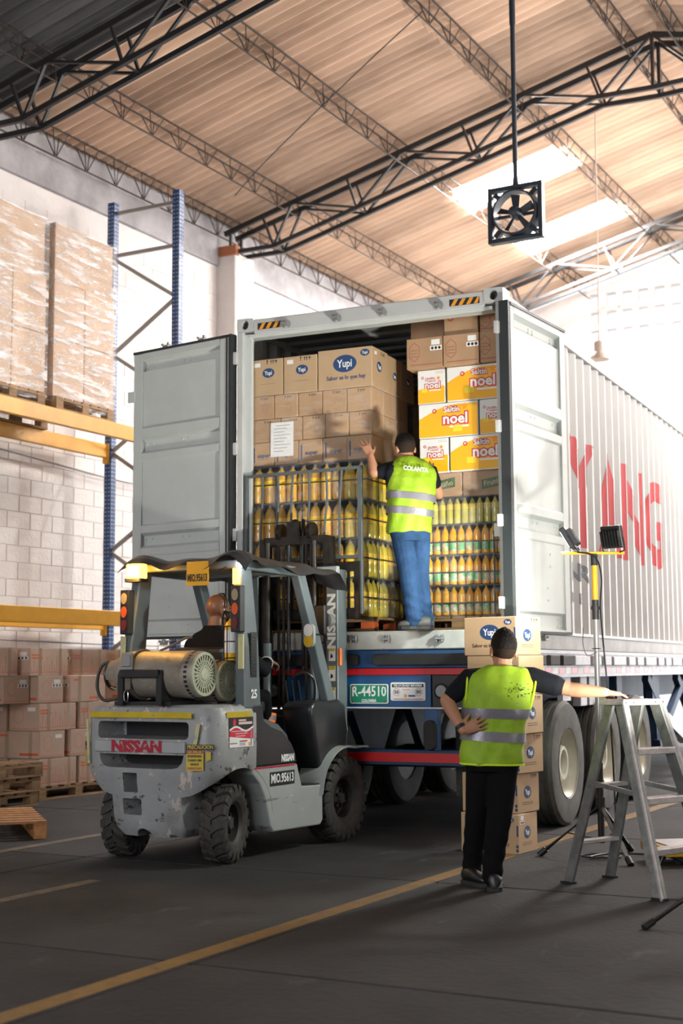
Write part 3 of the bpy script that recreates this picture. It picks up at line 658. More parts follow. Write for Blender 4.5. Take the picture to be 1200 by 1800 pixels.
# ------------------------------------------------------------------ pallet rack against the left wall
M_RBLUE = mat('rack_blue', (.012, .06, .2), .4, var=.15); M_RYEL = mat('rack_yellow', (.75, .36, .01), .4, var=.1); M_RGREY = mat('rack_brace', (.30, .28, .27), .4, .5)
rack = thing('pallet_rack', 'tall pallet rack with blue perforated uprights and yellow beams by the white wall', 'rack', (0, 0, 0), BR)
HP = 7.24
pm_ = MB()
for i in range(int(HP/.05)):
    z = .03+i*.05
    for c in (-.024, .024): pm_.box(c-.013, c+.013, -.002, .002, z, z+.014)
perf = pm_.mesh('perforation', mat('rack_slot', (.35, .4, .47), .5))
for li in (10.2, 13.8):
    for si in (-9.7, -10.7):
        u = MB(); sg = 1
        # open channel: web face towards the aisle, two flanges, returns
        u.box(si+.044, si+.05, li-.05, li+.05, 0, HP); u.box(si-.05, si+.044, li-.05, li-.044, 0, HP); u.box(si-.05, si+.044, li+.044, li+.05, 0, HP); u.box(si-.05, si-.044, li-.044, li-.02, 0, HP); u.box(si-.05, si-.044, li+.02, li+.044, 0, HP)
        up = u.obj('upright', M_RBLUE, rack); MB().box(si-.08, si+.08, li-.07, li+.07, 0, .008).obj('base_plate', M_RBLUE, rack)
        a = new('perforation', perf, up, (si+.0505, li, 0), (0, 0, R(90))); a['kind'] = 'stuff'
        a = new('perforation', perf, up, (si, li-.0505, 0)); a['kind'] = 'stuff'
    zz = [7.1, 6.55]
    for z in zz: MB().bar((-10.66, li, z), (-9.74, li, z), .03, .045).obj('brace', M_RGREY, rack)
    zs = [6.5-.62*i for i in range(10)]
    for i in range(9):
        a, b = (-10.66, -9.74) if i % 2 == 0 else (-9.74, -10.66)
        MB().bar((a, li, zs[i]), (b, li, zs[i+1]+.03), .03, .045).obj('brace', M_RGREY, rack)
for zt in (4.13, 2.0):
    for si in (-9.7, -10.7):
        o = MB(); sy = si+(.02 if si > -10 else -.02)
        o.box(sy-.03, sy+.03, 10.26, 13.74, zt-.17, zt); o.obj('beam', M_RYEL, rack, bevel=.006)
        for l in (10.25, 13.745): MB().box(sy-.035, sy+.045, l-.03, l+.01, zt-.24, zt+.01).obj('beam_connector', M_RYEL, rack, bevel=.003)
# wrapped loads on the upper beams
FILMW = film_mat('stretch_film', .72, 6, (1.5, .4, 2.6), (.95, .95, .95), .1)
def wrapped(lc, tag1, tag2, w, cols):
    p = pallet('wooden pallet on the upper yellow beams under the %s wrapped load' % tag1, wpt((-10.2, lc, 4.13), BY), BR-R(90), 1.0, w, group=None)
    for c in range(cols):
        for k in range(3):
            for dpt in range(2):
                if dpt == 1 and k < 2 and not (c == 0): continue
                bw = w/cols-.012; lpos = lc-w/2+(c+.5)*w/cols; h = .635
                carton('brown carton in the %s wrapped load, %s layer, %s column%s' % (tag2, ('bottom', 'middle', 'top')[k], ('near', 'far')[c], '' if dpt == 0 else ', behind the front one'), (bw, .49, h), wpt((-9.95-.5*dpt-(.03 if (c == 1 and k == 2) else 0), lpos, 4.272+k*.64-(.06 if (c == 1 and k == 2) else 0)*0), BY), BR+R(90), CARDP, name='carton')
    f = MB(); a, b, c_, d = lc-w/2-.012, lc+w/2+.012, -10.72, -9.685
    # film shell: slightly rippled walls on four sides with a little overhang at the top edge
    for (x0, y0, x1, y1) in ((d, a, d, b), (d, b, c_, b), (c_, b, c_, a), (c_, a, d, a)):
        n, mz = 14, 22; g = []
        for j in range(mz+1):
            z = 4.2+j*(1.98/mz); row = []
            for i in range(n+1):
                t = i/n; r = .006*math.sin(i*2.3+j*1.1)*(0 if i in (0, n) else 1); nx, ny = (y1-y0), -(x1-x0); q = math.hypot(nx, ny)
                row.append((x0+(x1-x0)*t+nx/q*r, y0+(y1-y0)*t+ny/q*r, z+.03*math.sin(j*.3+i*.5)*(1 if j < 2 else .2)))
            g.append(row)
        for j in range(mz): f.strip(g[j], g[j+1])
    o = f.obj('stretch_film', FILMW, None, (0, 0, 0), (0, 0, BR), smooth=60, fix=False); tag(o, 'glossy stretch film wrapped around the %s carton load on the rack' % tag1, 'stretch film')
wrapped(10.85, 'leftmost', 'leftmost', 1.06, 2)
wrapped(12.03, 'second', 'right-hand', 1.06, 2)
# ------------------------------------------------------------------ cartons standing on a pallet under the rack
CS = (.6, .4, .283)
CARDF = mat('cardboard_pinkish', (.60, .425, .32), .75, var=.1, vscale=5, rnd=.12, bump=.05, bscale=25)
def rows_decor(o, sz, face_long, face_end, k):
    w, d, h = sz
    if face_long:
        L = w if face_long in 'FB' else d
        q = lambda *a, **b: quad(o, face_long, sz, *a, **b)
        q(L*.22, L*.30, 0, h, TAPE, 'tape'); q(L*.76, L*.83, 0, h, TAPE, 'tape')
        if k % 2 == 0:
            for i in range(2): quad(o, face_long, sz, .02, .2-.04*(1-i), h*.72-i*.03, h*.72-i*.03+.014, ORANGEINK)
            quad(o, face_long, sz, .01, L-.01, .03, .036, ORANGEINK)
            pts = []
            for i in range(15):
                u = .02+i*(L-.04)/14; t = (.05, .15, .07, .17, .06, .1, .16, .08, .13, .06, .17, .07, .12, .09, .05)[i]
                quad(o, face_long, sz, u, u+.004, .036, .036+t, ORANGEINK)
        else:
            quad(o, face_long, sz, L*.55, L-.02, .03, .055, ORANGEINK, 'stripe'); quad(o, face_long, sz, L*.1, L*.28, h*.8, h*.8+.02, ORANGEINK)
            quad(o, face_long, sz, .01, L*.2, .03, .034, ORANGEINK)
    if face_end:
        E_ = d if face_end in 'RL' else w
        hexa = ellipse(E_*.32, h*.55, .075, .085, 6, R(90)); hin = ellipse(E_*.32, h*.55, .07, .08, 6, R(90))
        decal(o, face_end, sz, hexa, ORANGEINK, 'hexagon_mark', hole=hin)
        quad(o, face_end, sz, .01, E_-.01, .02, .025, ORANGEINK)
        lb = quad(o, face_end, sz, E_*.62, E_*.88, h*.72, h*.86, WHITEP, 'label')
        if k in (3, 4):
            l2 = quad(o, face_end, sz, E_*.55, E_*.93, h*.58, h*.70, WHITEP, 'label')
            for i in range(3): decal(o, face_end, sz, ellipse(E_*(.62+.12*i), h*.64, .014, .014, 10), BLACK, 'dot', .0014)
RN = ('bottom', 'second', 'third', 'fourth', 'top')
def fl(lbl, l0, l1, s0, s1, k, dl=None, de=None):
    z = .14+k*.287
    w, d = l1-l0, s1-s0
    o = carton(lbl, (w, d, .283), wpt(((s0+s1)/2, (l0+l1)/2, z), BY), BR+R(90), CARDF, 'printed cartons on the pallet under the rack')
    # local x -> +l, so the aisle face (+s) is local -y ('F'), the face towards the camera's left (-l) is local -x ('L')
    rows_decor(o, (w, d, .283), 'F' if w > .45 else ('L' if d > .45 else None), 'L' if w > .45 else 'F', k)
    return o
for k in range(5):
    dl = (0, 0, -.02, 0, -.17)[k]; rn = RN[k]
    if k % 2 == 0:
        fl('brown carton with orange print, %s row, front corner, long side to the aisle' % rn, 11.42+dl, 12.02+dl, -10.12, -9.72, k)
        fl('brown carton, %s row, behind the front corner one with end towards the camera' % rn, 11.40+dl, 12.0+dl, -10.54, -10.14, k)
        fl('brown carton, %s row, right of the corner carton and partly behind the forklift' % rn, 12.07+(dl > -.1)*.0, 12.67, -10.12-(.12 if k == 4 else 0), -9.72-(.12 if k == 4 else 0), k)
        if k == 4: fl('brown carton at the left end of the top row, cut by the picture edge', 10.55, 11.15, -10.2, -9.8, k)
    else:
        fl('brown carton, %s row, at the corner with its short end to the aisle' % rn, 11.42-(.04 if k == 3 else 0), 11.82-(.04 if k == 3 else 0), -10.32, -9.72, k)
        if k == 1: fl('brown carton, second row, short end to the aisle beside the gap', 11.92, 12.32, -10.32, -9.72, k)
        else: fl('brown carton, fourth row, long side with orange stripe to the aisle', 11.9, 12.5, -10.12, -9.72, k)
        fl('brown carton, %s row, left of the corner carton towards the picture edge' % rn, 10.96, 11.36, -10.42, -9.82, k) if k == 3 else None
pallet('wooden pallet under the tall stack of printed cartons', wpt((-10.2, 12.05, 0), BY), BR+R(90), 1.3, 1.0)
for k in range(5):
    z = .14+k*.287
    o = carton('brown carton, %s layer of the stack half hidden behind the forklift gas tank' % RN[k], (.42, .55, .283), wpt((-10.05, 13.18+(.05 if k % 2 else 0), z), BY), BR+R(90), CARDF, 'cartons behind the forklift')
    rows_decor(o, (.42, .55, .283), 'L', 'F', k)
pallet('wooden pallet under the carton stack hidden behind the forklift', wpt((-10.2, 13.25, 0), BY), BR+R(90), .8, 1.0)
# stacked empty pallets at the left edge, and a single pallet on the floor in front
for k in range(3): pallet('empty wooden pallet at the left edge, %s of a stack of three' % ('bottom', 'middle', 'top')[k], wpt((-9.86+.01*k, 10.45+.02*k, .144*k), BY), BR+R(90), 1.2, .9)
M_ORW = mat('varnished_wood', (.5, .23, .08), .6, var=.3, vscale=3, stretch=(1, 8, 8), rnd=.2)
pallet('single reddish wooden pallet lying on the floor in front, nearest the camera', Vector((-2.375, 11.4, 0))+Matrix.Rotation(R(18), 3, 'Z') @ Vector((-.5, .6, 0)), R(108), 1.2, 1.0, .14, mm=M_ORW)
# ------------------------------------------------------------------ hanging fan and pendant lamp
M_FAN = mat('fan_grey', (.035, .045, .06), .5, .2)
fan = thing('exhaust_fan', 'dark square exhaust fan with five blades hanging on a long pole', 'fan', (1.693, 13, 5.675), BR)
S = .255; fd = .045
for a in (-1, 1):
    MB().box(a*S-.022, a*S+.022, -fd, fd, -S-.022, S+.022).obj('frame_bar', M_FAN, fan, bevel=.004)
    MB().box(-S+.022, S-.022, -fd, fd, a*S-.02, a*S+.02).obj('frame_bar', M_FAN, fan, bevel=.004)
ring = MB(); ring.lathe([(.205, -.06), (.222, -.065), (.24, -.06), (.222, .07), (.205, .07), (.205, -.06)], 40, Matrix.Rotation(R(90), 4, 'X'), caps=False); ring.obj('shroud', M_FAN, fan, smooth=40)
for a in (45, 135, 225, 315):
    c, s = math.cos(R(a)), math.sin(R(a)); MB().bar((c*.225, 0, s*.225), (c*.30, 0, s*.30), .05, .05, (0, 1, 0)).obj('gusset', M_FAN, fan)
hub = MB().lathe([(0, -.09), (.02, -.09), (.025, -.07), (.055, -.065), (.06, .02), (.045, .09), (0, .1)], 24, Matrix.Rotation(R(90), 4, 'X')).obj('motor_hub', M_FAN, fan, smooth=40)
bl = MB(); bl.add([(-.022, -.02, .05), (.022, .02, .05), (.036, .03, .185), (-.036, -.03, .185), (-.022, -.016, .05), (.022, .024, .05), (.036, .034, .185), (-.036, -.026, .185)], [(0, 1, 2, 3), (7, 6, 5, 4), (0, 4, 5, 1), (1, 5, 6, 2), (2, 6, 7, 3), (3, 7, 4, 0)])
blm = bl.mesh('blade', M_FAN)
for i in range(5): new('blade', blm, fan, (0, 0, 0), (0, R(72*i-2), 0))
MB().bar((-S, .06, 0), (S, .06, 0), .02, .03).obj('motor_bracket', M_FAN, fan)
MB().cyl((0, 0, S+.02), (0, 0, 2.0), .024, n=12).obj('pole', M_FAN, fan, smooth=40); MB().cyl((0, 0, 1.9), (0, 0, 3.75), .03, n=12).obj('pole_sleeve', M_FAN, fan, smooth=40); MB().cyl((0, 0, S), (0, 0, S+.1), .035, .026, n=12).obj('pole_socket', M_FAN, fan, smooth=40)
pen = thing('pendant_lamp', 'small cream bell pendant lamp hanging on a long cord above the container', 'lamp', (3.314, 17.55, 5.33), 0)
M_CREAM = mat('cream_enamel', (.55, .45, .38), .5)
MB().lathe([(.0, .16), (.06, .16), (.068, .15), (.068, .05), (.062, .03), (.1, .0), (.135, -.06), (.14, -.075), (.13, -.07), (.095, -.01), (.0, .02)], 24).obj('shade', M_CREAM, pen, smooth=40)
MB().cyl((0, 0, .15), (.028, 0, 3.2), .009, n=6).obj('cord', M_CREAM, pen)
# ------------------------------------------------------------------ step ladder
M_ALU = mat('aluminium', (.36, .37, .36), .42, .75, var=.35, vscale=12, bump=.05); chips(M_ALU, (.2, .21, .16), 6, .6, .72)
M_ALUL = mat('aluminium_steps', (.55, .53, .53), .35, .6, var=.25, vscale=20)
lad = thing('step_ladder', 'scuffed aluminium step ladder standing open under the man\'s hand', 'ladder', (1.787, 8.704, 0), R(37.3))
HT = 1.14
for sx in (-1, 1):
    f0, f1 = Vector((sx*.255, -.39, 0)), Vector((sx*.155, -.055, HT-.02))
    MB().bar(f0, f1, .028, .085, (0, 1, .3)).obj('front_stile', M_ALU, lad, bevel=.003)
    d = (f1-f0); a = Vector((sx*.016, 0, 0)); MB().bar(f0+a+Vector((0, -.036, 0)), f1+a+Vector((0, -.036, 0)), .036, .012, (0, 1, .3)).obj('stile_flange', M_ALUL, lad)
    r0, r1 = Vector((sx*.19, .39, 0)), Vector((sx*.135, .06, HT-.03))
    MB().bar(r0, r1, .025, .07, (0, 1, -.3)).obj('rear_stile', M_ALU, lad, bevel=.003)
    for p, dy in ((f0, -.05), (r0, .04)): MB().box(p.x-.022, p.x+.022, p.y-.048, p.y+.048, -.0, .014).obj('rubber_foot', BLACK, lad)
    z = .58; fy = -.39+(.335)*z/HT; ry = .39-.33*(z+.06)/HT
    MB().bar((sx*.2, fy, z), (sx*.175, ry, z+.05), .012, .028).obj('spreader', M_ALU, lad)
for i, z in enumerate((.28, .565, .85)):
    t = z/HT; hw = .255-.1*t; y = -.39+.335*t
    MB().box(-hw+.01, hw-.01, y-.05, y+.045, z-.04, z).obj('step', M_ALUL, lad, bevel=.004)
    if i == 0:
        for sx in (-1, 1): MB().bar((sx*.14, y-.02, z-.03), (sx*.235, y-.03, z-.14), .012, .012).obj('step_strut', M_ALU, lad)
for z in (.27, .62):
    t = z/HT; hw = .19-.055*t; y = .39-.33*t; MB().box(-hw, hw, y-.03, y+.03, z-.025, z).obj('rear_rung', M_ALUL, lad, bevel=.003)
tp = MB().box(-.185, .185, -.10, .105, HT-.035, HT).obj('top_cap', M_ALUL, lad, bevel=.005)
for x in (-.17, -.1, .1, .17): MB().cyl((x, -.103, HT-.018), (x, -.099, HT-.018), .006, n=8).obj('rivet', STEELD, tp)
# ------------------------------------------------------------------ work-light stands
M_SYEL = mat('stand_yellow', (.75, .33, .01), .4); M_BLK = mat('black_enamel', (.012, .012, .013), .45); M_POLE = mat('grey_tube', (.33, .34, .34), .4, .6, var=.15)
M_GLASS = mat('flood_glass', (.9, .95, 1), .1, emit=12, ecol=(.9, 1, .95))
def tripod(root, hub, feet, r=.017):
    for f in feet:
        lg = MB().tube([hub, f], r, 10).obj('leg', M_BLK, root, smooth=40)
        d = (Vector(f)-Vector(hub)).normalized(); MB().cyl(Vector(f)-d*.06, Vector(f)+d*.008, r*1.35, n=10).obj('rubber_tip', M_BLK, lg, smooth=40)
        q = Vector(hub)*.45+Vector(f)*.55; MB().bar((0, 0, max(hub[2]-.24, .04)), q, .014, .008).obj('leg_brace', M_BLK, root)
def head(root, c, yaw, pitch, power, size=.165, col=(.9, 1, .93), cone=120):
    h = new('flood_head', None, root, c, (pitch, 0, yaw))
    # local -y is the back (towards the camera when yaw = 0), +y shines
    MB().box(-size/2, size/2, -.005, .035, -size/2, size/2).obj('housing', M_BLK, h, bevel=.006)
    for i in range(7): MB().box(-size/2+.012+i*.0235, -size/2+.018+i*.0235, -.04, -.004, -size/2+.012, size/2-.03).obj('cooling_fin', M_BLK, h)
    MB().box(-size/2+.02, size/2-.02, .0352, .038, -size/2+.02, size/2-.02).obj('glass', M_GLASS, h)
    for sx in (-1, 1): MB().tube([(sx*(size/2+.008), 0, 0), (sx*(size/2+.008), 0, -.1), (sx*.045, 0, -.115), (0, 0, -.118)], .006, 6).obj('yoke', M_BLK, h)
    d = bpy.data.lights.new('flood_lamp', 'AREA'); d.shape = 'SQUARE'; d.size = size*.7; d.energy = power; d.color = col; d.spread = R(cone)
    l = bpy.data.objects.new('flood_lamp', d); COL.objects.link(l); l.parent = h; l.location = (0, .045, 0); l.rotation_euler = (R(90), 0, 0)
    return h
st = thing('light_stand', 'tripod work-light stand with yellow pole top and two black flood heads', 'light stand', (1.83, 10.1, 0), 0)
tripod(st, (0, 0, .36), [(-.43, .08, .012), (.11, -.46, .012), (.27, .32, .012)])
MB().cyl((0, 0, .1), (0, 0, .66), .024, n=14).obj('lower_tube', M_BLK, st, smooth=40)
MB().cyl((0, 0, .34), (0, 0, .42), .035, n=14).obj('hub_collar', M_BLK, st, smooth=40)
MB().cyl((0, 0, .64), (0, 0, 1.74), .0195, n=14).obj('middle_tube', M_POLE, st, smooth=40)
MB().cyl((0, 0, 1.68), (0, 0, 1.82), .026, n=14).obj('clamp_collar', M_BLK, st, smooth=40); MB().cyl((0, 0, 1.75), (0, 0, 1.775), .033, n=14).obj('clamp_ring', M_BLK, st, smooth=40)
MB().cyl((0, 0, 1.8), (0, 0, 2.1), .02, n=14).obj('upper_tube', M_SYEL, st, smooth=40); MB().cyl((0, 0, 2.07), (0, 0, 2.15), .026, n=14).obj('top_socket', M_BLK, st, smooth=40)
MB().bar((-.24, 0, 2.16), (.22, 0, 2.16), .02, .02).obj('cross_bar', M_SYEL, st, bevel=.003)
head(st, (-.17, 0, 2.275), R(72), R(-30), 20, cone=150); head(st, (.13, 0, 2.275), R(-42), R(16), .5, cone=140)
MB().tube(smoothpath([(-.14, -.01, 2.17), (0, -.03, 2.13), (.045, -.02, 1.98), (.03, -.03, 1.75), (.06, -.02, 1.3), (.085, -.02, .9), (.1, 0, .5), (.09, -.03, .06), (-.02, -.1, .012), (-.15, -.02, .012), (-.05, .08, .012), (.12, .03, .012), (.08, -.12, .012), (-.1, -.1, .014), (.1, .1, .014), (.4, .02, .012), (.75, -.03, .012)]), .0065, 6).obj('cable', M_BLK, st, smooth=60)
MB().tube(smoothpath([(.0, -.022, 1.45), (-.07, -.03, 1.42), (-.1, -.02, 1.5), (-.09, 0, 1.62)]), .003, 5).obj('tie_wire', M_BLK, st); MB().tube([(.03*math.cos(a*.7), .03*math.sin(a*.7), 1.47) for a in range(10)], .003, 5).obj('tie_wire', M_BLK, st)
st2 = thing('light_stand', 'low black tripod light stand whose one leg reaches in at the lower right edge', 'light stand', (2.3, 7.7, 0), 0)
tripod(st2, (0, 0, .40), [(-.76, -.36, .012), (.6, -.5, .012), (.25, .75, .012)], .014)
MB().cyl((0, 0, .1), (0, 0, .85), .022, n=14).obj('lower_tube', M_BLK, st2, smooth=40)
def aim(frm, to): d = Vector(to)-Vector(frm); return math.atan2(-d.x, d.y), math.atan2(d.z, math.hypot(d.x, d.y))
yw, pt = aim((2.3, 7.7, .98), (.15, 11.6, 3.25))
MB().bar((-.18, 0, .86), (.18, 0, .86), .02, .02).obj('cross_bar', M_SYEL, st2)
head(st2, (-.1, 0, .985), yw, pt, 13, cone=64, col=(1, .97, .88)); head(st2, (.12, 0, .985), yw, pt, 13, cone=64, col=(1, .97, .88))
# low yellow trolley half hidden behind the ladder
yt = thing('floor_trolley', 'low yellow trolley with black underside on the floor behind the ladder', 'trolley', (2.44, 9.85, 0), R(10))
M_TY = mat('trolley_yellow', (.62, .35, .01), .45, var=.3, vscale=10)
MB().prism([(-.33, .075), (-.3, .06), (.3, .06), (.33, .075), (.33, .13), (-.33, .13)], -.2, .2, 'y').obj('deck', M_TY, yt, bevel=.006)
MB().box(-.28, .3, -.17, .17, .13, .138).obj('deck_pad', M_ALUL, yt); MB().prism([(-.24, .06), (-.17, .02), (.26, .02), (.3, .06)], -.17, .17, 'y').obj('skirt', M_BLK, yt)
for x in (-.2, .25):
    for y in (-.13, .13): MB().cyl((x, y-.015, .025), (x, y+.015, .025), .025, n=12).obj('caster', M_BLK, yt, smooth=40)
# ------------------------------------------------------------------ column of snack cartons behind the standing man
YS = (.46, .34, .283)
M_CY = mat('cardboard_light', (.52, .36, .21), .7, var=.08, vscale=5)
def yupi_logo(o, face, sz, u, v, rx, ry, big=False):
    e = decal(o, face, sz, ellipse(u, v, rx, ry, 24), BLUEINK, 'logo', .001)
    ftext(o, face, sz, 'Yupi', ry*1.25, u, v-.002, WHITEP, .002, fit=rx*1.25, bold=ry*.02, name='logo_lettering')
def icons(o, face, sz, u, v, s=.03):
    w, d, h = sz
    decal(o, face, sz, [(u, v), (u+s*.25, v), (u+s*.18, v+s*.45), (u+s*.4, v+s), (u-s*.15, v+s), (u+s*.07, v+s*.45)], BLACK, 'icon')
    for k in (1.1, 1.7): decal(o, face, sz, [(u+s*k, v), (u+s*k+s*.15, v), (u+s*k+s*.15, v+s*.6), (u+s*k+s*.35, v+s*.6), (u+s*k+s*.07, v+s), (u+s*k-s*.2, v+s*.6), (u+s*k, v+s*.6)], BLACK, 'icon')
    decal(o, face, sz, [(u+s*2.5, v), (u+s*2.6, v), (u+s*2.6, v+s*.5), (u+s*2.95, v+s*.55), (u+s*2.55, v+s), (u+s*2.15, v+s*.55), (u+s*2.5, v+s*.5)], BLACK, 'icon')
def small_label(o, face, sz, u, v, dots=True, s=1):
    quad(o, face, sz, u, u+.05*s, v, v+.03*s, WHITEP, 'label')
    if dots:
        quad(o, face, sz, u-.008*s, u+.062*s, v-.032*s, v-.006*s, WHITEP, 'label')
        for i in range(3): decal(o, face, sz, ellipse(u+.006*s+i*.021*s, v-.019*s, .008*s, .009*s, 10), BLACK, 'dot', .0014)
def yupi_box(label, loc, rzz, k, sz=YS, mm=None, group='snack cartons stacked behind the standing man'):
    o = carton(label, sz, loc, rzz, mm or M_CY, group)
    w, d, h = sz
    yupi_logo(o, 'F', sz, w*.5, h*.6, w*.19, h*.2); yupi_logo(o, 'F', sz, w*.85, h*.86, w*.075, h*.075)
    ftext(o, 'F', sz, 'Sabor es lo que hay', .04, w*.5, h*.25, BLACK, fit=w*.68)
    quad(o, 'F', sz, w*.965, w*.995, h*.45, h*.72, BLUEINK, 'corner_mark')
    for i in range(2): decal(o, 'F', sz, ellipse(w*.975, h*(.1+.1*i), .011, .012, 12), BLUEINK, 'dot')
    yupi_logo(o, 'R', sz, d*.45, h*.52, d*.165, h*.16)
    for i in range(2): quad(o, 'R', sz, d*.22, d*.7, h*(.26-i*.05), h*(.26-i*.05)+.0025, BLACK, 'fine_print')
    if k % 2 == 0 or k == 3: icons(o, 'R', sz, d*.62, h*.86, .03)
    if k in (2, 5): small_label(o, 'R', sz, d*.12, h*.85)
    return o
CN = Vector((1.261, 10.242, 0)); UPN = ('bottom', 'second', 'third', 'fourth', 'fifth', 'topmost')
for k in range(6):
    t = R((31, 35, 38, 33, 40, 40)[k]); dx = (0, .0, .02, .05, .03, .01)[k]; dy = (0, .02, .02, 0, .03, .02)[k]
    w, d, h = YS; c = CN+Vector((dx, dy, 0)); cen = c+Vector((-math.cos(t), math.sin(t), 0))*w/2+Vector((math.sin(t), math.cos(t), 0))*d/2
    kk = (5, 0, 2, 0, 1, 3)[k]
    if k == 4:
        o = carton('plain tan carton with no logo, fifth up in the column behind the standing man', YS, (cen.x, cen.y, k*.286), -t, M_CY, 'snack cartons stacked behind the standing man')
        for i in range(2): quad(o, 'R', YS, .09, .24, .16-i*.02, .163-i*.02, CARD, 'fine_print')
        continue
    yupi_box('tan snack carton with blue oval logo, %s in the column behind the standing man' % UPN[k], (cen.x, cen.y, k*.286), -t, kk)
# ------------------------------------------------------------------ goods inside the container
ORD = ('first', 'second', 'third', 'fourth', 'fifth', 'sixth', 'seventh', 'eighth', 'ninth', 'tenth', 'eleventh', 'twelfth', 'thirteenth')
def cw(x, y, z): return wpt((x, y, z), CY, CO)
M_ORB = mat('orange_paint_wood', (.72, .14, .03), .6, var=.2)
FZ = .157
# left load: pallet, four layers of bottles, four courses of cartons
pl1 = thing('wooden_pallet', 'pallet with orange painted blocks under the bottle load on the forks', 'pallet', cw(-1.775, .62, FZ), CR)
pallet_parts(pl1, 1.16, 1.04, .115, WOOD, M_ORB)
def bottle_meshes(h, r, liquid, labm, capm, l0, l1, neck=.013, mis2=None):
    body = MB().lathe([(r*.75, 0), (r*.95, h*.015), (r, h*.05), (r, h*.30), (r*.95, h*.36), (r, h*.42), (r, h*.62), (r*.97, h*.69), (r*.84, h*.78), (r*.6, h*.86), (r*.36, h*.91), (neck, h*.93), (neck, h*.96)], 12).mesh('bottle', liquid, smooth=60)
    lab = MB().lathe([(r*1.012, h*l0), (r*1.012, h*l1)], 12, mi=0)
    lab.f = lab.f[:12]; lab.m = lab.m[:12]; lab = lab.mesh('label', labm, smooth=60, fix=False)
    cap = MB().lathe([(neck*1.25, h*.945), (neck*1.25, h*.995), (neck*1.1, h), (0, h)], 10).mesh('cap', capm, smooth=50)
    return body, lab, cap
def liquid(name, col, rough=.12, trans=.06): return mat(name, col, rough, trans=trans, var=.12, vscale=14, rnd=.12, spec=.6, coat=.4)
L_AMB = liquid('amber_juice', (.86, .47, .07)); L_YEL = liquid('yellow_soda', (.82, .60, .06)); L_ORG = liquid('orange_juice', (.98, .46, .015)); L_LIM = liquid('pale_lemon_drink', (.62, .55, .13))
LB_Y = mat('yellow_label', (.92, .58, .01), .35); LB_G = mat('green_pink_label', (.16, .45, .2), .4, col2=(.8, .5, .35), vscale=16, detail=2, contrast=(.45, .55), rnd=.15)
CAPG = mat('grey_cap', (.18, .19, .22), .4); CAPB = mat('smoke_cap', (.08, .08, .1), .4)
def bottle(ms, label, loc, group):
    o = new('juice_bottle', ms[0], None, loc, (0, 0, random.uniform(0, 6.28))); tag(o, label, 'bottle', group)
    new('label', ms[1], o); new('cap', ms[2], o)
BA = bottle_meshes(.318, .0515, L_AMB, LB_Y, CAPG, .44, .62); BY_ = bottle_meshes(.318, .0515, L_YEL, LB_Y, CAPG, .40, .64)
LN = ('bottom', 'second', 'third', 'top')
M_PAD = mat('layer_pad', (.12, .115, .12), .5)
LZ = [FZ+.118+k*.33 for k in range(5)]
for k in range(4):
    for i in range(10):
        bottle(BA if i < 8 else BY_, 'amber juice bottle, %s layer of the fork load, %s from left in front' % (LN[k], ORD[i]), cw(-2.295+i*.1085, .155, LZ[k]+.004), 'juice bottles, front row on the forks, %s layer' % LN[k])
    for j in range(1, 8):
        bottle(BY_, 'yellow juice bottle, %s layer, %s behind the front corner beside the man' % (LN[k], ORD[j-1]), cw(-2.295+9*.1085, .155+j*.1085, LZ[k]+.004), 'juice bottles, side row by the man, %s layer' % LN[k])
    tag(MB().box(-.555, .555, -.5, .5, .323, .329).obj('layer_pad', M_PAD, None, cw(-1.80, .61, LZ[k]), (0, 0, CR)), 'dark layer pad on top of the %s bottle layer of the load on the forks' % LN[k], 'sheet')
CZ = LZ[4]+.002
# top course of snack cartons
M_C2 = mat('cardboard_stack', (.50, .31, .165), .7, var=.1, vscale=4, rnd=.12)
def tinyicons(o, f, sz, s=.03): icons(o, f, sz, sz[0]*.5, sz[2]-.05, s)
c3 = [(-2.35, -2.035, 'leftmost'), (-2.03, -1.705, 'middle'), (-1.70, -1.19, 'big right-hand')]
hz = .205
for k in range(3):
    z = CZ+k*hz
    xs = [(-2.345, -2.12), (-2.117, -1.89), (-1.887, -1.66), (-1.657, -1.43), (-1.427, -1.2)]
    if k == 1: xs = [(-2.345, -2.06), (-2.057, -1.85), (-1.847, -1.63), (-1.627, -1.41), (-1.407, -1.2)]
    rn = ('lowest', 'middle', 'upper')[k]
    for i, (a, b) in enumerate(xs):
        sz = (b-a-.003, .26, hz-.003)
        o = carton('small brown carton, %s small-carton course above the bottles, front column %s from the left' % (rn, ('first', 'second', 'third', 'fourth', 'fifth')[i]), sz, cw((a+b)/2, .23+random.uniform(-.006, .006), z), CR, M_C2, 'small cartons on the bottle load')
        quad(o, 'F', sz, .02, .035, .03, .16, BLUEINK, 'corner_mark') if k == 0 else None
        if k == 0:
            ftext(o, 'F', sz, 'super', .05, sz[0]*.55, hz*.42, BLUEINK, fit=.12, bold=.001); quad(o, 'F', sz, sz[0]*.3, sz[0]*.8, hz*.27, hz*.28, BLUEINK)
        else:
            icons(o, 'F', sz, sz[0]*.45, hz-.04, .022)
            decal(o, 'F', sz, ellipse(sz[0]*.62, hz*.45, .03, .04, 8), CARD, 'crest', hole=ellipse(sz[0]*.62, hz*.45, .022, .03, 8)); quad(o, 'F', sz, sz[0]*.5, sz[0]*.75, hz*.15, hz*.2, CARD)
    for j in range(2):
        sz = (.25, .27, hz-.003)
        o = carton('small brown carton, %s small-carton course, side column %s behind the front' % (rn, ('next', 'second', 'third')[j]), sz, cw(-1.327, .50+j*.273, z), CR, M_C2, 'small cartons on the bottle load')
        decal(o, 'R', sz, ellipse(.15, hz*.5, .03, .04, 8), CARD, 'crest', hole=ellipse(.15, hz*.5, .022, .03, 8))
z = CZ+3*hz
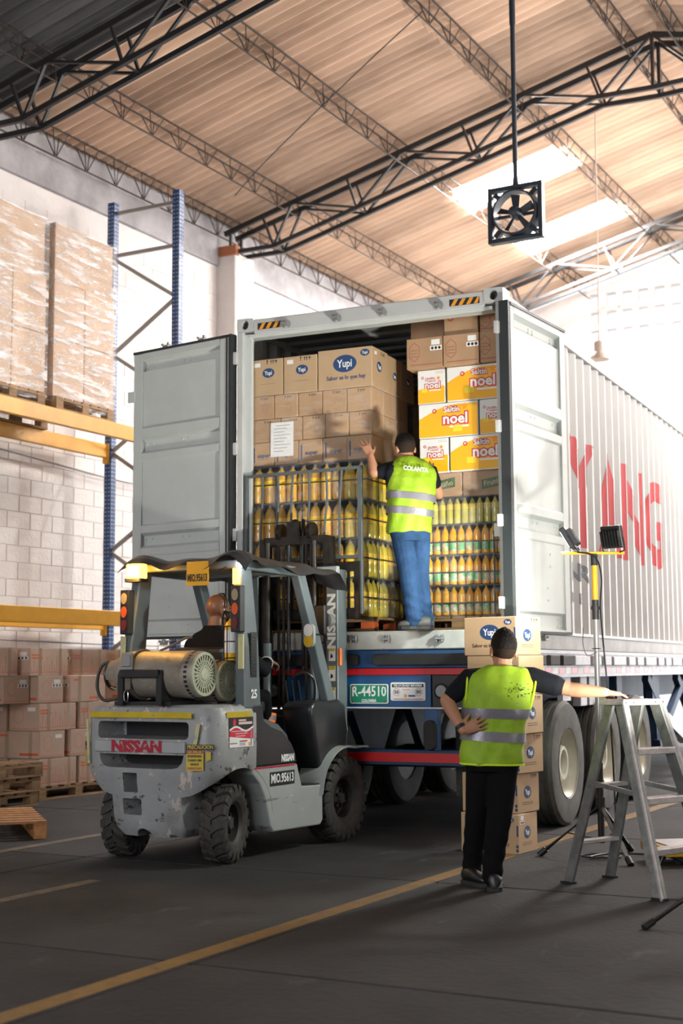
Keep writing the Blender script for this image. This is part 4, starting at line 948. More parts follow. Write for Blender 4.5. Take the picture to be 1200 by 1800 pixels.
for i, (a, b, nm) in enumerate(c3):
    sz = (b-a-.004, .34, .325 if i < 2 else .345)
    o = carton('brown snack carton with blue oval logo, %s one on top of the bottle load' % nm, sz, cw((a+b)/2, .27, z), CR, M_CY, 'logo cartons on top of the bottle load')
    w, d, h = sz
    if i < 2:
        yupi_logo(o, 'F', sz, w*.55, h*.62, .058, .042); small_label(o, 'F', sz, w*.1, h*.8, False, 1.2); icons(o, 'F', sz, w*.5, h*.86, .035); quad(o, 'F', sz, w*.3, w*.75, h*.32, h*.325, BLACK, 'fine_print')
    else:
        yupi_logo(o, 'F', sz, w*.5, h*.62, .11, .075); yupi_logo(o, 'F', sz, w*.87, h*.85, .042, .03); ftext(o, 'F', sz, 'Sabor es lo que hay', .05, w*.52, h*.27, BLUEINK, fit=w*.72, bold=.0006)
        yupi_logo(o, 'R', sz, d*.45, h*.55, .05, .045); small_label(o, 'R', sz, d*.15, h*.82, False); icons(o, 'R', sz, d*.55, h*.85, .028)
for j in range(2):
    sz = (.36, .3, .335); o = carton('brown snack carton on top of the bottle load, %s behind the big logo carton' % ('directly', 'second')[j], sz, cw(-1.375, .60+j*.305, z), CR, M_CY, 'logo cartons on top of the bottle load'); yupi_logo(o, 'R', sz, .15, .17, .04, .035)
# paper taped on, cord nets and film
ps = MB().box(-.11, .11, -.001, .001, 0, .30).obj('paper_sheet', WHITEP, None, cw(-2.04, .088, CZ+.07), (R(-1), 0, CR)); tag(ps, 'white delivery sheet stuck on the cartons above the bottles', 'paper')
for i in range(9): MB().box(-.08 if i else -.06, .08-(i % 3)*.03, -.002, -.001, .27-i*.028, .272-i*.028+.001).obj('printed_line', BLACK, ps)
M_CORD = mat('black_strap', (.015, .016, .016), .5)
def net(label, x0, x1, y0, y1, zs, xs, ys, t=.006):
    r = thing('cord_net', label, 'net', cw(0, 0, 0), CR)
    for z in zs:
        MB().bar((x0, y0, z), (x1, y0, z), .004, t*1.8).obj('strap', M_CORD, r); MB().bar((x1, y0, z), (x1, y1, z), .004, t*1.8).obj('strap', M_CORD, r)
    for x in xs: MB().bar((x, y0, zs[0]-.1), (x, y0, zs[-1]+.08), t*2, .004, (0, 1, 0)).obj('strap', M_CORD, r)
    for y in ys: MB().bar((x1, y, zs[0]-.1), (x1, y, zs[-1]+.08), .004, t*2, (0, 1, 0)).obj('strap', M_CORD, r)
net('black straps around the bottle load on the forks', -2.36, -1.25, .097, 1.1, [LZ[k]+.16 for k in range(4)], [-2.1, -1.85, -1.5], [.35, .8])
FILM1 = film_mat('load_film', .2, 5, (1.2, 1.2, 3.5), (1, 1, 1), .08)
def shell(label, x0, x1, y0, y1, z0, z1, mm, sides):
    f = MB()
    seg = {'F': ((x0, y0), (x1, y0)), 'R': ((x1, y0), (x1, y1)), 'L': ((x0, y1), (x0, y0))}
    for s_ in sides:
        (ax, ay), (bx, by) = seg[s_]; n, mz = 16, 16; g = []
        for j in range(mz+1):
            row = []
            for i in range(n+1):
                t = i/n; r = .005*math.sin(i*2.1+j*1.7)*(0 if i in (0, n) else 1); nx, ny = by-ay, -(bx-ax); q = math.hypot(nx, ny)
                row.append((ax+(bx-ax)*t+nx/q*r, ay+(by-ay)*t+ny/q*r, z0+(z1-z0)*j/mz))
            g.append(row)
        for j in range(mz): f.strip(g[j], g[j+1])
    o = f.obj('stretch_film', mm, None, cw(0, 0, 0), (0, 0, CR), smooth=60, fix=False); return tag(o, label, 'stretch film')
shell('clear stretch film around the bottles and cartons on the forks', -2.372, -1.178, .078, 1.12, LZ[0], CZ+.62, FILM1, 'FR')
# right-hand load: pallet, three layers of orange bottles, one pale layer, cartons above
pallet('wooden pallet under the right-hand bottle load inside the container', cw(-.545, .86, FZ), CR, .9, 1.04, .115)
RY = .34
BO = bottle_meshes(.242, .0335, L_ORG, LB_G, CAPG, .12, .42, .010); BL = bottle_meshes(.22, .031, L_LIM, mat('clear_yellow_label', (.7, .55, .12), .35), CAPB, .55, .75, .011)
RZ = [FZ+.118, FZ+.118+.252, FZ+.118+.504]
for k in range(3):
    for i in range(12): bottle(BO, 'orange juice bottle, %s layer of the right-hand load, %s from left' % (('bottom', 'middle', 'upper')[k], ORD[i]), cw(-.875+i*.0705, RY+.04, RZ[k]+.004), 'orange bottles in the right-hand load, %s layer' % ('bottom', 'middle', 'upper')[k])
    tag(MB().box(-.42, .42, -.5, .5, .246, .251).obj('layer_pad', M_PAD, None, cw(-.49, RY+.5, RZ[k]), (0, 0, CR)), 'grey pad above the %s orange bottle layer of the right-hand load' % ('bottom', 'middle', 'upper')[k], 'sheet')
z4 = RZ[2]+.252
for i in range(13): bottle(BL, 'pale lemon drink bottle, topmost bottle layer of right-hand load, %s from left' % ORD[i], cw(-.88+i*.066, RY+.036, z4+.004), 'pale lemon bottles in the right-hand load')
tag(MB().box(-.42, .42, -.5, .5, .224, .228).obj('layer_pad', M_PAD, None, cw(-.49, RY+.5, z4), (0, 0, CR)), 'grey pad above the pale lemon bottle layer of the right-hand load', 'sheet')
z5 = z4+.229
M_FGR = mat('green_print', (.05, .13, .06), .6)
for i, (a, b) in enumerate(((-.89, -.5), (-.49, -.095))):
    sz = (b-a, .4, .205); o = carton('brown juice carton with green slanted logo, %s one above the bottles on the right' % ('left', 'right')[i], sz, cw((a+b)/2, RY+.21, z5), CR, CARD, 'green logo cartons')
    w = sz[0]; u0, u1 = (w*.25, w*.85) if i == 0 else (w*.42, w*.98)
    decal(o, 'F', sz, [(u0, .05), (u1, .085), (u1, .165), (u0, .13)], M_FGR, 'logo'); t_ = ftext(o, 'F', sz, 'Frutiño', .06, (u0+u1)/2, .108, M_CY, fit=(u1-u0)*.85, bold=.001, name='logo_lettering'); t_.rotation_euler = (0, R(-8), 0)
z6 = z5+.207
M_NW = mat('carton_white_print', (.80, .80, .77), .5); M_NY = mat('carton_yellow_print', (.93, .46, .005), .45); M_NR = mat('logo_red', (.62, .02, .06), .45); M_NS = mat('sticker_yellow', (.85, .68, .03), .5); M_NO = mat('star_orange', (.9, .3, .01), .45)
def noel(lbl, a, b, k, y, end):
    sz = (b-a-.004, .38, .292); w, d, h = sz
    o = carton(lbl, sz, cw((a+b)/2, y+.19, z6+k*.295), CR, M_NW, 'yellow and white cracker cartons')
    n = 12; top = [(w*(1-i/n), h*(.52+.42*math.sin(min(1, (1-i/n)*1.5+.05)*1.5)) if not end else h*(.42+.1*math.sin((1-i/n)*2.2))) for i in range(n+1)]
    decal(o, 'F', sz, [(0.004, .008), (w-.004, .008)]+[(max(.004, min(w-.004, u)), min(v, h-.012)) for u, v in top], M_NY, 'wave_print', .0007)
    s = 1 if not end else .62; uc = w*.62 if not end else w*.55; vc = h*.56
    ftext(o, 'F', sz, 'noel', .125*s, uc, vc-.012*s, M_NR, .0016, fit=.235*s, bold=.013*s, name='logo_outline'); ftext(o, 'F', sz, 'noel', .125*s, uc, vc-.012*s, M_NW, .0032, fit=.215*s, bold=.0035*s, name='logo_lettering')
    ftext(o, 'F', sz, 'Saltín', .062*s, uc-.03*s, vc+.068*s, M_NR, .0016, fit=.15*s, bold=.008*s, name='logo_outline'); ftext(o, 'F', sz, 'Saltín', .062*s, uc-.03*s, vc+.068*s, M_NW, .0032, fit=.14*s, bold=.0016*s, name='logo_lettering')
    st_ = []
    for i in range(10): r_ = (.034 if i % 2 == 0 else .014)*s; st_.append((uc+.085*s+r_*math.sin(2*math.pi*i/10), vc+.085*s+r_*math.cos(2*math.pi*i/10)))
    decal(o, 'F', sz, st_, M_NO, 'star', .0024)
    decal(o, 'F', sz, ellipse(w*(.27 if not end else .18), h*.78, .02*s, .02*s, 14), M_NR, 'emblem', hole=ellipse(w*(.27 if not end else .18), h*.78, .011*s, .011*s, 14))
    quad(o, 'F', sz, uc-.05*s, uc+.12*s, vc-.085*s, vc-.07*s, M_NW, 'tag_line'); quad(o, 'F', sz, uc-.16*s, uc-.08*s, vc-.1*s, vc-.05*s, M_NS, 'sticker', .0026) if k != 1 or end else quad(o, 'F', sz, uc-.02*s, uc+.06*s, vc-.12*s, vc-.075*s, M_NS, 'sticker', .0026)
    for i in range(2): quad(o, 'F', sz, w*.66, w*.95, h*.93-i*.012, h*.935-i*.012, BLACK, 'fine_print')
    return o
noel('cracker carton, bottom row, narrow end showing beside the man\'s shoulder', -.86, -.60, 0, RY-.02, True); noel('cracker carton, bottom row, wide printed side at the container post', -.585, -.085, 0, RY-.03, False)
noel('cracker carton, middle row, wide printed side on the left', -.865, -.335, 1, RY-.02, False); noel('cracker carton, middle row, narrow end at the container post', -.325, -.085, 1, RY-.02, True)
noel('cracker carton, top row, narrow end at the left', -.875, -.625, 2, RY-.01, True); noel('cracker carton, top row, wide printed side at the container post', -.605, -.09, 2, RY-.03, False)
z7 = z6+3*.295
M_DRED = mat('dull_red_print', (.36, .09, .06), .7)
def brownbox(lbl, a, b, z, y, h, kind):
    sz = (b-a-.004, .36, h); w = sz[0]; o = carton(lbl, sz, cw((a+b)/2, y+.18, z), CR, CARD, 'brown cartons under the container roof')
    if kind == 'hex':
        decal(o, 'F', sz, ellipse(w*.22, h*.55, .055, .085, 6, R(90)), M_DRED, 'hexagon_mark', hole=ellipse(w*.22, h*.55, .05, .079, 6, R(90)))
        for q_ in (.4, .5, .6): quad(o, 'F', sz, w*.22-.035, w*.22+.035, h*q_, h*q_+.004, M_DRED)
        decal(o, 'F', sz, ellipse(w*.4, h*.55, .006, .006, 8), REDINK, 'dot'); quad(o, 'F', sz, w*.1, w*.97, .03, .036, M_DRED, 'rule'); decal(o, 'F', sz, [(w*.06, .033), (w*.1, .022), (w*.1, .044)], M_DRED, 'arrow')
    elif kind == 'hexlab':
        brown = brownbox; decal(o, 'F', sz, ellipse(w*.22, h*.55, .055, .085, 6, R(90)), M_DRED, 'hexagon_mark', hole=ellipse(w*.22, h*.55, .05, .079, 6, R(90)))
        for q_ in (.4, .5, .6): quad(o, 'F', sz, w*.22-.035, w*.22+.035, h*q_, h*q_+.004, M_DRED)
        quad(o, 'F', sz, w*.1, w*.97, .03, .036, M_DRED, 'rule'); small_label(o, 'F', sz, w*.7, h*.74, True, 1.5)
    elif kind == 'sun':
        decal(o, 'F', sz, ellipse(w*.2, h*.72, .035, .035, 16), M_DRED, 'sun_mark', hole=ellipse(w*.2, h*.72, .018, .018, 16)); quad(o, 'F', sz, w*.34, w*.68, h*.74, h*.81, M_DRED); quad(o, 'F', sz, w*.34, w*.62, h*.66, h*.69, M_DRED)
    return o
h7 = .262
brownbox('brown carton with red hexagon and white label, lower row under the roof, leftmost', -.945, -.62, z7, .26, h7, 'hexlab'); brownbox('brown carton with red hexagon and white label, lower row under the roof, centre', -.615, -.30, z7, .26, h7, 'hexlab'); brownbox('brown carton with red hexagon, lower row under the roof, at the post', -.295, -.09, z7, .27, h7, 'hex')
z8 = z7+h7+.002; h8 = .215
brownbox('plain brown carton set back in the upper row under the roof, leftmost', -1.01, -.70, z8, .52, h8, ''); brownbox('brown carton with red sun mark in the upper row under the roof', -.62, -.315, z8, .30, h8, 'sun'); brownbox('brown carton with red hexagon, upper row under the roof at the post', -.31, -.09, z8, .32, h8, 'hex')
net('black straps around the right-hand bottle load', -.915, -.085, RY-.004, 1.3, [RZ[k]+.105 for k in range(3)], [-.88, -.225], [])
shell('clear stretch film around the right-hand bottles inside the container', -.922, -.078, RY-.014, 1.3, RZ[0]-.02, z6+.1, FILM1, 'F')
tag(MB().box(-.05, .05, -.0015, .0015, 0, .11).obj('shipping_label', WHITEP, None, cw(-.165, RY-.02, z4-.12), (0, 0, CR)), 'white label with blue print tucked in the film of the right-hand bottles', 'label')
# second tier further inside, seen only as a dim strip between the two loads
for k in range(4):
    sz = (.46, .5, .55); o = carton('dim brown carton further inside between the two loads, %s of four' % ('bottom', 'second', 'third', 'topmost')[k], sz, cw(-1.12, 1.66, FZ+.002+k*.553), CR, CARD, 'cartons deeper in the container')
    yupi_logo(o, 'F', sz, .3, .3, .06, .05)
# ------------------------------------------------------------------ the forklift
def boolean(o, cutters, op='DIFFERENCE'):
    for c in cutters:
        m = o.modifiers.new('cut', 'BOOLEAN'); m.object = c; m.operation = op; m.solver = 'EXACT'
    for c in cutters: _tmp.collection.objects.link(c)
    me = evaluated_mesh(o); o.modifiers.clear(); o.data = me
    for c in cutters: bpy.data.objects.remove(c)
    return o
def smooth_by(o, ang):
    for p in o.data.polygons: p.use_smooth = True
    o.data.set_sharp_from_angle(angle=R(ang)); return o
M_CW = mat('worn_grey_paint', (.33, .34, .345), .42, var=.18, vscale=3, bump=.05, bscale=20)
chips(M_CW, (.055, .05, .045), 9, .585, .63, (1, 1, 1.6)); chips(M_CW, (.55, .47, .42), 12, .585, .615, (1, 1, .5)); chips(M_CW, (.14, .13, .12), 2.2, .58, .8)
M_SIDEP = mat('scuffed_side_paint', (.36, .38, .37), .45, var=.15, vscale=3); chips(M_SIDEP, (.16, .16, .15), 7, .6, .68, (1, .35, 2)); chips(M_SIDEP, (.6, .6, .56), 11, .66, .7, (1, .3, 2))
M_GUARD = mat('guard_grey', (.12, .145, .155), .4, var=.15, bump=.03); M_FBLK = mat('forklift_black', (.018, .018, .02), .38, var=.3, vscale=8)
M_COWL = mat('cowl_black', (.022, .023, .026), .33, var=.3, vscale=6); M_SEATG = mat('seat_hood_grey', (.09, .10, .11), .3, var=.2)
M_FYEL = mat('yellow_tape', (.62, .45, .01), .45, var=.2, vscale=10); chips(M_FYEL, (.3, .3, .3), 14, .62, .68)
M_PALEY = mat('faded_yellow_tape', (.55, .52, .28), .5); chips(M_PALEY, (.33, .34, .345), 18, .55, .62)
M_FRED = mat('worn_red_letter', (.40, .015, .035), .45); chips(M_FRED, (.33, .34, .345), 26, .58, .62)
M_TANK = mat('dirty_tank', (.36, .32, .265), .55, .35, var=.3, vscale=6, bump=.08); chips(M_TANK, (.09, .075, .06), 5, .57, .72); chips(M_TANK, (.58, .55, .48), 16, .62, .68)
M_TGRILL = mat('pale_tank_foot', (.48, .5, .36), .5, .2, var=.3)
M_MAST = mat('mast_grey', (.15, .18, .19), .4, .2, var=.15); M_GREASE = mat('greasy_steel', (.05, .042, .036), .35, .6, var=.5, vscale=10); M_CHROME = mat('chrome_rod', (.5, .5, .5), .15, 1)
M_TARP = mat('tarp', (.055, .052, .055), .35, var=.2, bump=.1, bscale=8)
M_AMBL = mat('amber_beacon', (1, .5, .05), .3, emit=9, ecol=(1, .45, .03)); M_AMBH = mat('beacon_core', (1, .8, .4), .3, emit=30, ecol=(1, .72, .25))
M_OLAMP = mat('orange_indicator', (1, .35, .02), .3, emit=14, ecol=(1, .35, .02)); M_LED = mat('white_led', (.9, .95, 1), .3, emit=60)
fk = thing('forklift', 'grey and black forklift with two gas tanks at the back lifting a bottle load', 'forklift', FO, -R(FY))
# counterweight
def plan(hw, rear, front, r, z, n=5):
    p = []
    for cx, cy, a0 in ((hw-r, rear+r, -90), (-hw+r, rear+r, 180)):
        pts = [(cx+r*math.cos(R(a0+90*i/n)), cy+r*math.sin(R(a0+90*i/n))) for i in range(n+1)]
        p.append(pts)
    right, left = p
    # bulging rear edge between the two corners
    mid = []
    xs = left[-1][0], right[0][0]
    for i in range(1, 6):
        t = i/6; mid.append((xs[0]+(xs[1]-xs[0])*t, rear-.035*math.sin(math.pi*t)))
    o = [(-hw, front)]+left+mid+right+[(hw, front)]
    return [(x, y, z) for x, y in o]
cwm = MB().loft([plan(.26, -1.70, -1.25, .05, .185), plan(.30, -1.735, -1.25, .06, .24), plan(.43, -1.755, -1.25, .09, .47), plan(.555, -1.77, -1.25, .13, .60), plan(.575, -1.775, -1.25, .14, .65), plan(.578, -1.775, -1.25, .14, .80), plan(.575, -1.765, -1.25, .14, 1.02), plan(.555, -1.745, -1.25, .14, 1.075), plan(.53, -1.71, -1.25, .14, 1.092)])
cwo = cwm.obj('counterweight', M_CW, None, smooth=38)
cut = []
def cutter(m): o = m.obj('cutter', M_CW, None); cut.append(o); return o
def taper(pts0, pts1, y0, y1): return MB().loft([[(x, y0, z) for x, z in pts0], [(x, y1, z) for x, z in pts1]])
cutter(taper(rrect(-.44, .385, .855, .985, .035), rrect(-.40, .345, .87, .965, .02), -1.9, -1.52))
low = [(-.42, .755), (.35, .755), (.335, .70), (.30, .665), (.25, .655), (-.33, .655), (-.38, .67), (-.41, .71)]
cutter(taper(low, [(x*.9, (z-.7)*.8+.705) for x, z in low], -1.9, -1.52))
cutter(MB().box(-.18, -.05, -1.9, -1.60, .49, .625)); cutter(taper(rrect(-.215, -.01, .325, .455, .015), rrect(-.17, -.05, .35, .43, .01), -1.9, -1.55))
for s in (-1, 1): cutter(MB().cyl((s*.30, -1.43, .27), (s*.8, -1.43, .27), .385, n=40))
cutter(MB().cyl((-.02, -1.95, .17), (-.02, -1.55, .17), .075, n=20))
cutter(MB().box(-.7, .7, -1.20, -1.0, 0, 1.3))
boolean(cwo, cut); cwo.parent = fk; smooth_by(cwo, 38)
for z0, z1 in ((.855, .985), (.655, .755)): MB().box(-.36, .31, -1.535, -1.5, z0+.005, z1-.005).obj('grille', BLACK, fk)
gb = MB().box(-.425, .365, -1.812, -1.74, .765, .845).obj('grille_bar', mat('bar_grey', (.38, .39, .40), .38, var=.1), fk, bevel=.01, seg=2)
text('NISSAN', .105, M_FRED, gb, (-.05, -1.8145, .805), fit=.44, bold=.006)
MB().box(-.47, .42, -1.8145, -1.811, 1.005, 1.045).obj('warning_tape', M_FYEL, fk, (0, 0, 0))
MB().box(.579, .581, -1.62, -1.32, 1.005, 1.045).obj('warning_tape', M_FYEL, fk)
MB().prism([(.40, .68), (.43, .68), (.485, .97), (.455, .97)], -1.803, -1.80, 'y').obj('faded_tape', M_PALEY, fk); MB().prism([(-.50, .68), (-.48, .68), (-.50, .99), (-.52, .99)], -1.796, -1.786, 'y').obj('faded_tape', M_PALEY, fk)
def sticker(x0, x1, y, z0, z1, rz_=0, full=True):
    s = new('warning_sticker', None, fk, ((x0+x1)/2, y, z0), (0, 0, rz_)); w = x1-x0; h = z1-z0
    MB().box(-w/2, w*.12, -.001, .001, 0, h*.78).obj('sticker_panel', M_FYEL, s); MB().box(-w/2, w/2, -.0018, .0008, h*.8, h).obj('title_bar', BLACK, s); MB().box(-w/2, w*.1, -.0016, 0, h*.65, h*.78).obj('red_bar', M_FRED, s)
    if full:
        text('PRECAUCION', h*.2, M_FYEL, s, (0, -.0026, h*.9), fit=w*.92, bold=.001)
        for i, t in enumerate(('NO APELAR', 'ESTE MONTACARGA', 'CUANDO GIRE', 'HACIA LA', 'DERECHO')):
            text(t, h*.11, M_FYEL if i == 0 else (M_FRED if i == 4 else BLACK), s, (-w*.2, -.0024, h*(.71-.155*i)), fit=w*(.5 if i != 3 else .3), bold=.0006)
        MB().prism([(w*.2, h*.35), (w*.38, h*.42), (w*.38, h*.7), (w*.2, h*.72)], -.001, .001, 'y').obj('torn_piece', M_FYEL, s)
sticker(.385, .575, -1.79, .655, .83, R(28)); sticker(-.60, -.515, -1.74, .66, .83, R(-38), False)
# company sticker on the right flank
cs = new('company_sticker', None, fk, (.581, -1.42, .80), (0, 0, R(90)))
MB().box(-.17, .12, -.001, .001, 0, .205).obj('sticker_panel', BLACK, cs)
wv = [(-.17+i*.29/12, .118+.016*math.sin(i*.62-.4)) for i in range(13)]
MB().prism([(-.17, .07)]+[(.12, .045)]+[(x, z) for x, z in reversed(wv)], -.002, 0, 'y').obj('red_wave', M_NR, cs); MB().prism([(x, z) for x, z in wv]+[(x, z+.014) for x, z in reversed(wv)], -.0022, 0, 'y').obj('white_wave', M_WHITE, cs)
MB().prism([(-.17, 0), (.12, 0), (.12, .05), (-.17, .075)], -.0021, 0, 'y').obj('white_field', M_WHITE, cs)
M_PRNT = mat('pale_print', (.7, .5, .48), .5)
for x0, x1, z0, z1 in ((-.06, .03, .178, .19), (-.06, .105, .155, .173), (-.15, .055, .107, .113), (-.1, .045, .09, .096), (-.095, .02, .073, .079)): MB().box(x0, x1, -.0029, 0, z0, z1).obj('illegible_print', M_PRNT, cs)
for x0, x1, z0, z1, q_ in ((-.05, .045, .036, .044, M_FRED), (-.05, .02, .024, .028, BLUEINK), (-.05, .02, .012, .016, M_FRED), (-.165, -.08, .025, .03, BLACK)): MB().box(x0, x1, -.0029, 0, z0, z1).obj('illegible_print', q_, cs)
MB().prism([(.085, .005), (.105, .005), (.1, .11), (.093, .125), (.088, .11)], -.003, 0, 'y').obj('printed_figure', M_GALV, cs); MB().box(.06, .08, -.003, 0, .005, .03).obj('printed_figure', M_HAZ, cs)
MB().prism([(-.13, .15), (-.10, .15), (-.09, .175), (-.11, .2), (-.13, .18)], -.0026, 0, 'y').obj('logo', M_NR, cs)
# lower side panels with the front step
for s in (1, -1):
    poly = [(-1.29, .645), (-.70, .645), (-.63, .475), (-.35, .465), (-.335, .40), (-.33, .20), (-.37, .165), (-1.02, .175), (-1.06, .22), (-1.09, .32), (-1.13, .43), (-1.2, .53), (-1.29, .60)]
    MB().prism(poly, s*.33, s*.572, 'x').obj('side_panel', M_SIDEP, fk, bevel=.012, seg=2)
    MB().box(min(s*.35, s*.565), max(s*.35, s*.565), -.64, -.34, .466, .474).obj('step_tread', M_FBLK, fk)
sp = MB().box(.5725, .5745, -1.07, -.74, .50, .60).obj('number_plate', M_FBLK, fk); text('MIO.95613', .09, M_WHITE, sp, (.5752, -.905, .55), (0, 0, R(90)), fit=.30, bold=.002)
MB().box(.5725, .5745, -1.27, -.72, .632, .645).obj('red_stripe', M_FRED, fk)
MB().box(-.33, .33, -1.3, .15, .2, .6).obj('chassis', M_FBLK, fk)
# hood sides and the seat hood
poly = [(-1.285, .65), (-.70, .65), (-.72, .72), (-.78, .80), (-.9, .885), (-1.05, .925), (-1.14, .97), (-1.16, 1.085), (-1.285, 1.085)]
for s in (1, -1): MB().prism(poly, s*.50, s*.571, 'x').obj('hood_side', M_FBLK, fk, bevel=.01, seg=2)
text('NISSAN', .07, M_WHITE, fk, (.573, -.83, .69), (0, 0, R(90)), fit=.17, bold=.003)
hp = [(-1.24, .66), (-.67, .66), (-.68, .75), (-.74, .86), (-.86, .94), (-1.0, .975), (-1.12, 1.0), (-1.24, 1.02)]
MB().prism(hp, -.52, .52, 'x').obj('seat_hood', M_SEATG, fk, bevel=.03, seg=3, smooth=50)
# wheel arch lips
for s in (1, -1):
    a = [(-1.43+.40*math.cos(R(t)), .27+.40*math.sin(R(t))) for t in range(8, 95, 8)]
    MB().loft([[(s*.50, y, z), (s*.574, y, z), (s*.574, y+.03*(y+1.43), z+.012), (s*.50, y+.03*(y+1.43), z+.012)] for y, z in a]).obj('arch_lip', M_SIDEP, fk)
# front cowl, fenders, floor
poly = [(-.28, .47), (-.34, .70), (-.42, .98), (-.43, 1.05), (-.38, 1.09), (.0, 1.10), (.10, 1.06), (.15, .85), (.10, .70), (-.12, .67), (-.24, .55)]
for s in (1, -1): MB().prism(poly, s*.26, s*.53, 'x').obj('front_cowl', M_COWL, fk, bevel=.035, seg=3, smooth=50)
MB().prism([(-.38, .98), (.0, 1.02), (.05, .95), (-.3, .5), (-.36, .5)], -.27, .27, 'x').obj('dashboard', M_COWL, fk, bevel=.02, seg=2)
MB().box(-.48, .48, -.7, -.25, .44, .47).obj('floor_plate', M_FBLK, fk)
for s in (1, -1):
    arc = [(.0+.395*math.cos(R(t)), .33+.395*math.sin(R(t))) for t in range(172, 68, -8)]+[(.24, .715), (.33, .71)]
    MB().loft([[(s*.36, y, z), (s*.605, y, z), (s*.605, y*.97, z+.016), (s*.36, y*.97, z+.016)] for y, z in arc]).obj('front_fender', M_SIDEP, fk, smooth=40)
# overhead guard
def pillar(p0, p1, w, h, up, nm, mm=M_GUARD): return MB().bar(p0, p1, w, h, up).obj(nm, mm, fk, bevel=.012, seg=2)
for s in (1, -1):
    pl_ = MB().loft([[(s*.565, -1.37, 1.06), (s*.475, -1.37, 1.06), (s*.475, -1.17, 1.06), (s*.565, -1.17, 1.06)], [(s*.55, -1.36, 1.5), (s*.465, -1.36, 1.5), (s*.465, -1.18, 1.5), (s*.55, -1.18, 1.5)], [(s*.49, -1.32, 2.06), (s*.415, -1.32, 2.06), (s*.415, -1.18, 2.06), (s*.49, -1.18, 2.06)]]).obj('rear_pillar', M_GUARD, fk, bevel=.012, seg=2)
    pillar((s*.47, -.53, 2.075), (s*.475, .06, .76), .075, .105, (0, 1, .4), 'front_pillar')
    pillar((s*.452, -1.32, 2.085), (s*.47, -.50, 2.075), .075, .075, (0, 0, 1), 'guard_rail')
for y in (-1.29, -.54): pillar((-.46, y, 2.09), (.46, y, 2.09), .07, .06, (0, 0, 1), 'guard_crossbar')
for y in (-1.1, -.92, -.74): pillar((-.44, y, 2.085), (.44, y, 2.085), .04, .03, (0, 0, 1), 'guard_slat')
rp_ = MB().box(.556, .5605, -1.30, -1.22, 1.28, 1.60).obj('pillar_vent', M_FBLK, fk, bevel=.004)
for i in range(12): MB().box(.5602, .564, -1.295, -1.228, 1.30+i*.024, 1.31+i*.024).obj('vent_louvre', STEELD, rp_)
text('25', .085, M_WHITE, fk, (.5665, -1.265, 1.16), (0, R(0), R(90)), fit=.075, bold=.003)
# tarp thrown over the guard
tb = MB(); nx, ny = 26, 30; g = []
random.seed(3)
for j in range(ny+1):
    row = []
    for i in range(nx+1):
        u, v = i/nx, j/ny; x = -.58+1.16*u; y = -1.40+1.52*v
        z = 2.145+.022*math.sin(u*9+v*4)+.015*math.sin(u*17-v*11)+.012*math.sin(v*23)
        e = max(0, abs(x)-.49)/.09; z -= .06*e*e*(1.0 if v > .1 else .6)
        if v < .05: z -= .05*(1-v/.05)*(1+.5*math.sin(u*20))
        if v > .66: z -= .0+.14*(v-.66)**1.5*1.6*(.5+.5*math.sin(u*14+1)); x *= .96
        if v > .9 and u > .72: z -= .10*(v-.9)/.1
        row.append((x, y, z))
    g.append(row)
for j in range(ny): tb.strip(g[j], g[j+1])
for j in range(ny): tb.strip([(x, y, z-.004) for x, y, z in g[j+1]], [(x, y, z-.004) for x, y, z in g[j]])
tb.obj('tarp_cover', M_TARP, fk, smooth=50, fix=False)
# lights on the guard
bc = new('beacon', None, fk, (-.40, -1.39, 1.985))
MB().prism(rrect(-.08, .08, -.055, .055, .02), .0, .025, 'z').obj('beacon_base', M_FBLK, bc); MB().prism(rrect(-.07, .07, -.048, .048, .02), .025, .135, 'z').obj('beacon_lens', M_AMBL, bc, bevel=.008); MB().prism(rrect(-.045, .045, -.0495, -.048, .0005, 1), .045, .115, 'z').obj('beacon_core', M_AMBH, bc)
d = bpy.data.lights.new('beacon_glow', 'POINT'); d.energy = 14; d.color = (1, .5, .08); d.shadow_soft_size = .05; bo = new('beacon_glow', d, bc, (0.02, -.09, .07))
MB().prism(rrect(.44, .49, -1.36, -1.33, .008), 1.945, 2.055, 'z').obj('indicator_lamp', M_OLAMP, fk); MB().cyl((.515, -1.35, 2.085), (.53, -1.38, 2.085), .02, n=12).obj('work_led', M_LED, fk)
for s in (1, -1):
    tl = MB().box(s*.50-.04, s*.50+.04, -1.41, -1.34, 1.60, 1.93).obj('tail_lamp_bar', M_FBLK, fk, (0, 0, 0), bevel=.006); tl.rotation_euler = (0, 0, 0)
    for k, (c_, z) in enumerate((((.32, .26, .16), 1.865), ((.65, .10, .02), 1.765), ((.14, .012, .02), 1.665))):
        MB().prism([(a+s*.5, b) for a, b in ellipse(0, z, .026, .042, 18)], -1.417, -1.409, 'y').obj('lamp_lens', mat('tail_lens_%s' % 'abc'[k], c_, .2), tl)
    MB().box(s*.53-.02, s*.53+.02, -1.385, -1.366, 1.34, 1.585).obj('reflective_strip', M_PALEY, fk)
ph = new('name_plate', None, fk, (.165, -1.40, 1.94), (0, 0, R(4)))
MB().prism(rrect(-.092, .092, 0, .11, .012), -.004, .004, 'y').obj('plate_face', M_FYEL if 0 else mat('plate_amber', (.72, .36, .01), .4), ph); MB().box(-.092, .092, -.003, .003, .11, .175).obj('plate_hanger', MATS['plate_amber'], ph)
text('MIO.95613', .075, BLACK, ph, (0, -.0055, .054), fit=.165, bold=.002)
MB().tube([(.32, -1.36, 2.04), (.39, -1.36, 2.07)], .004, 5).obj('loose_wire', BLACK, fk)
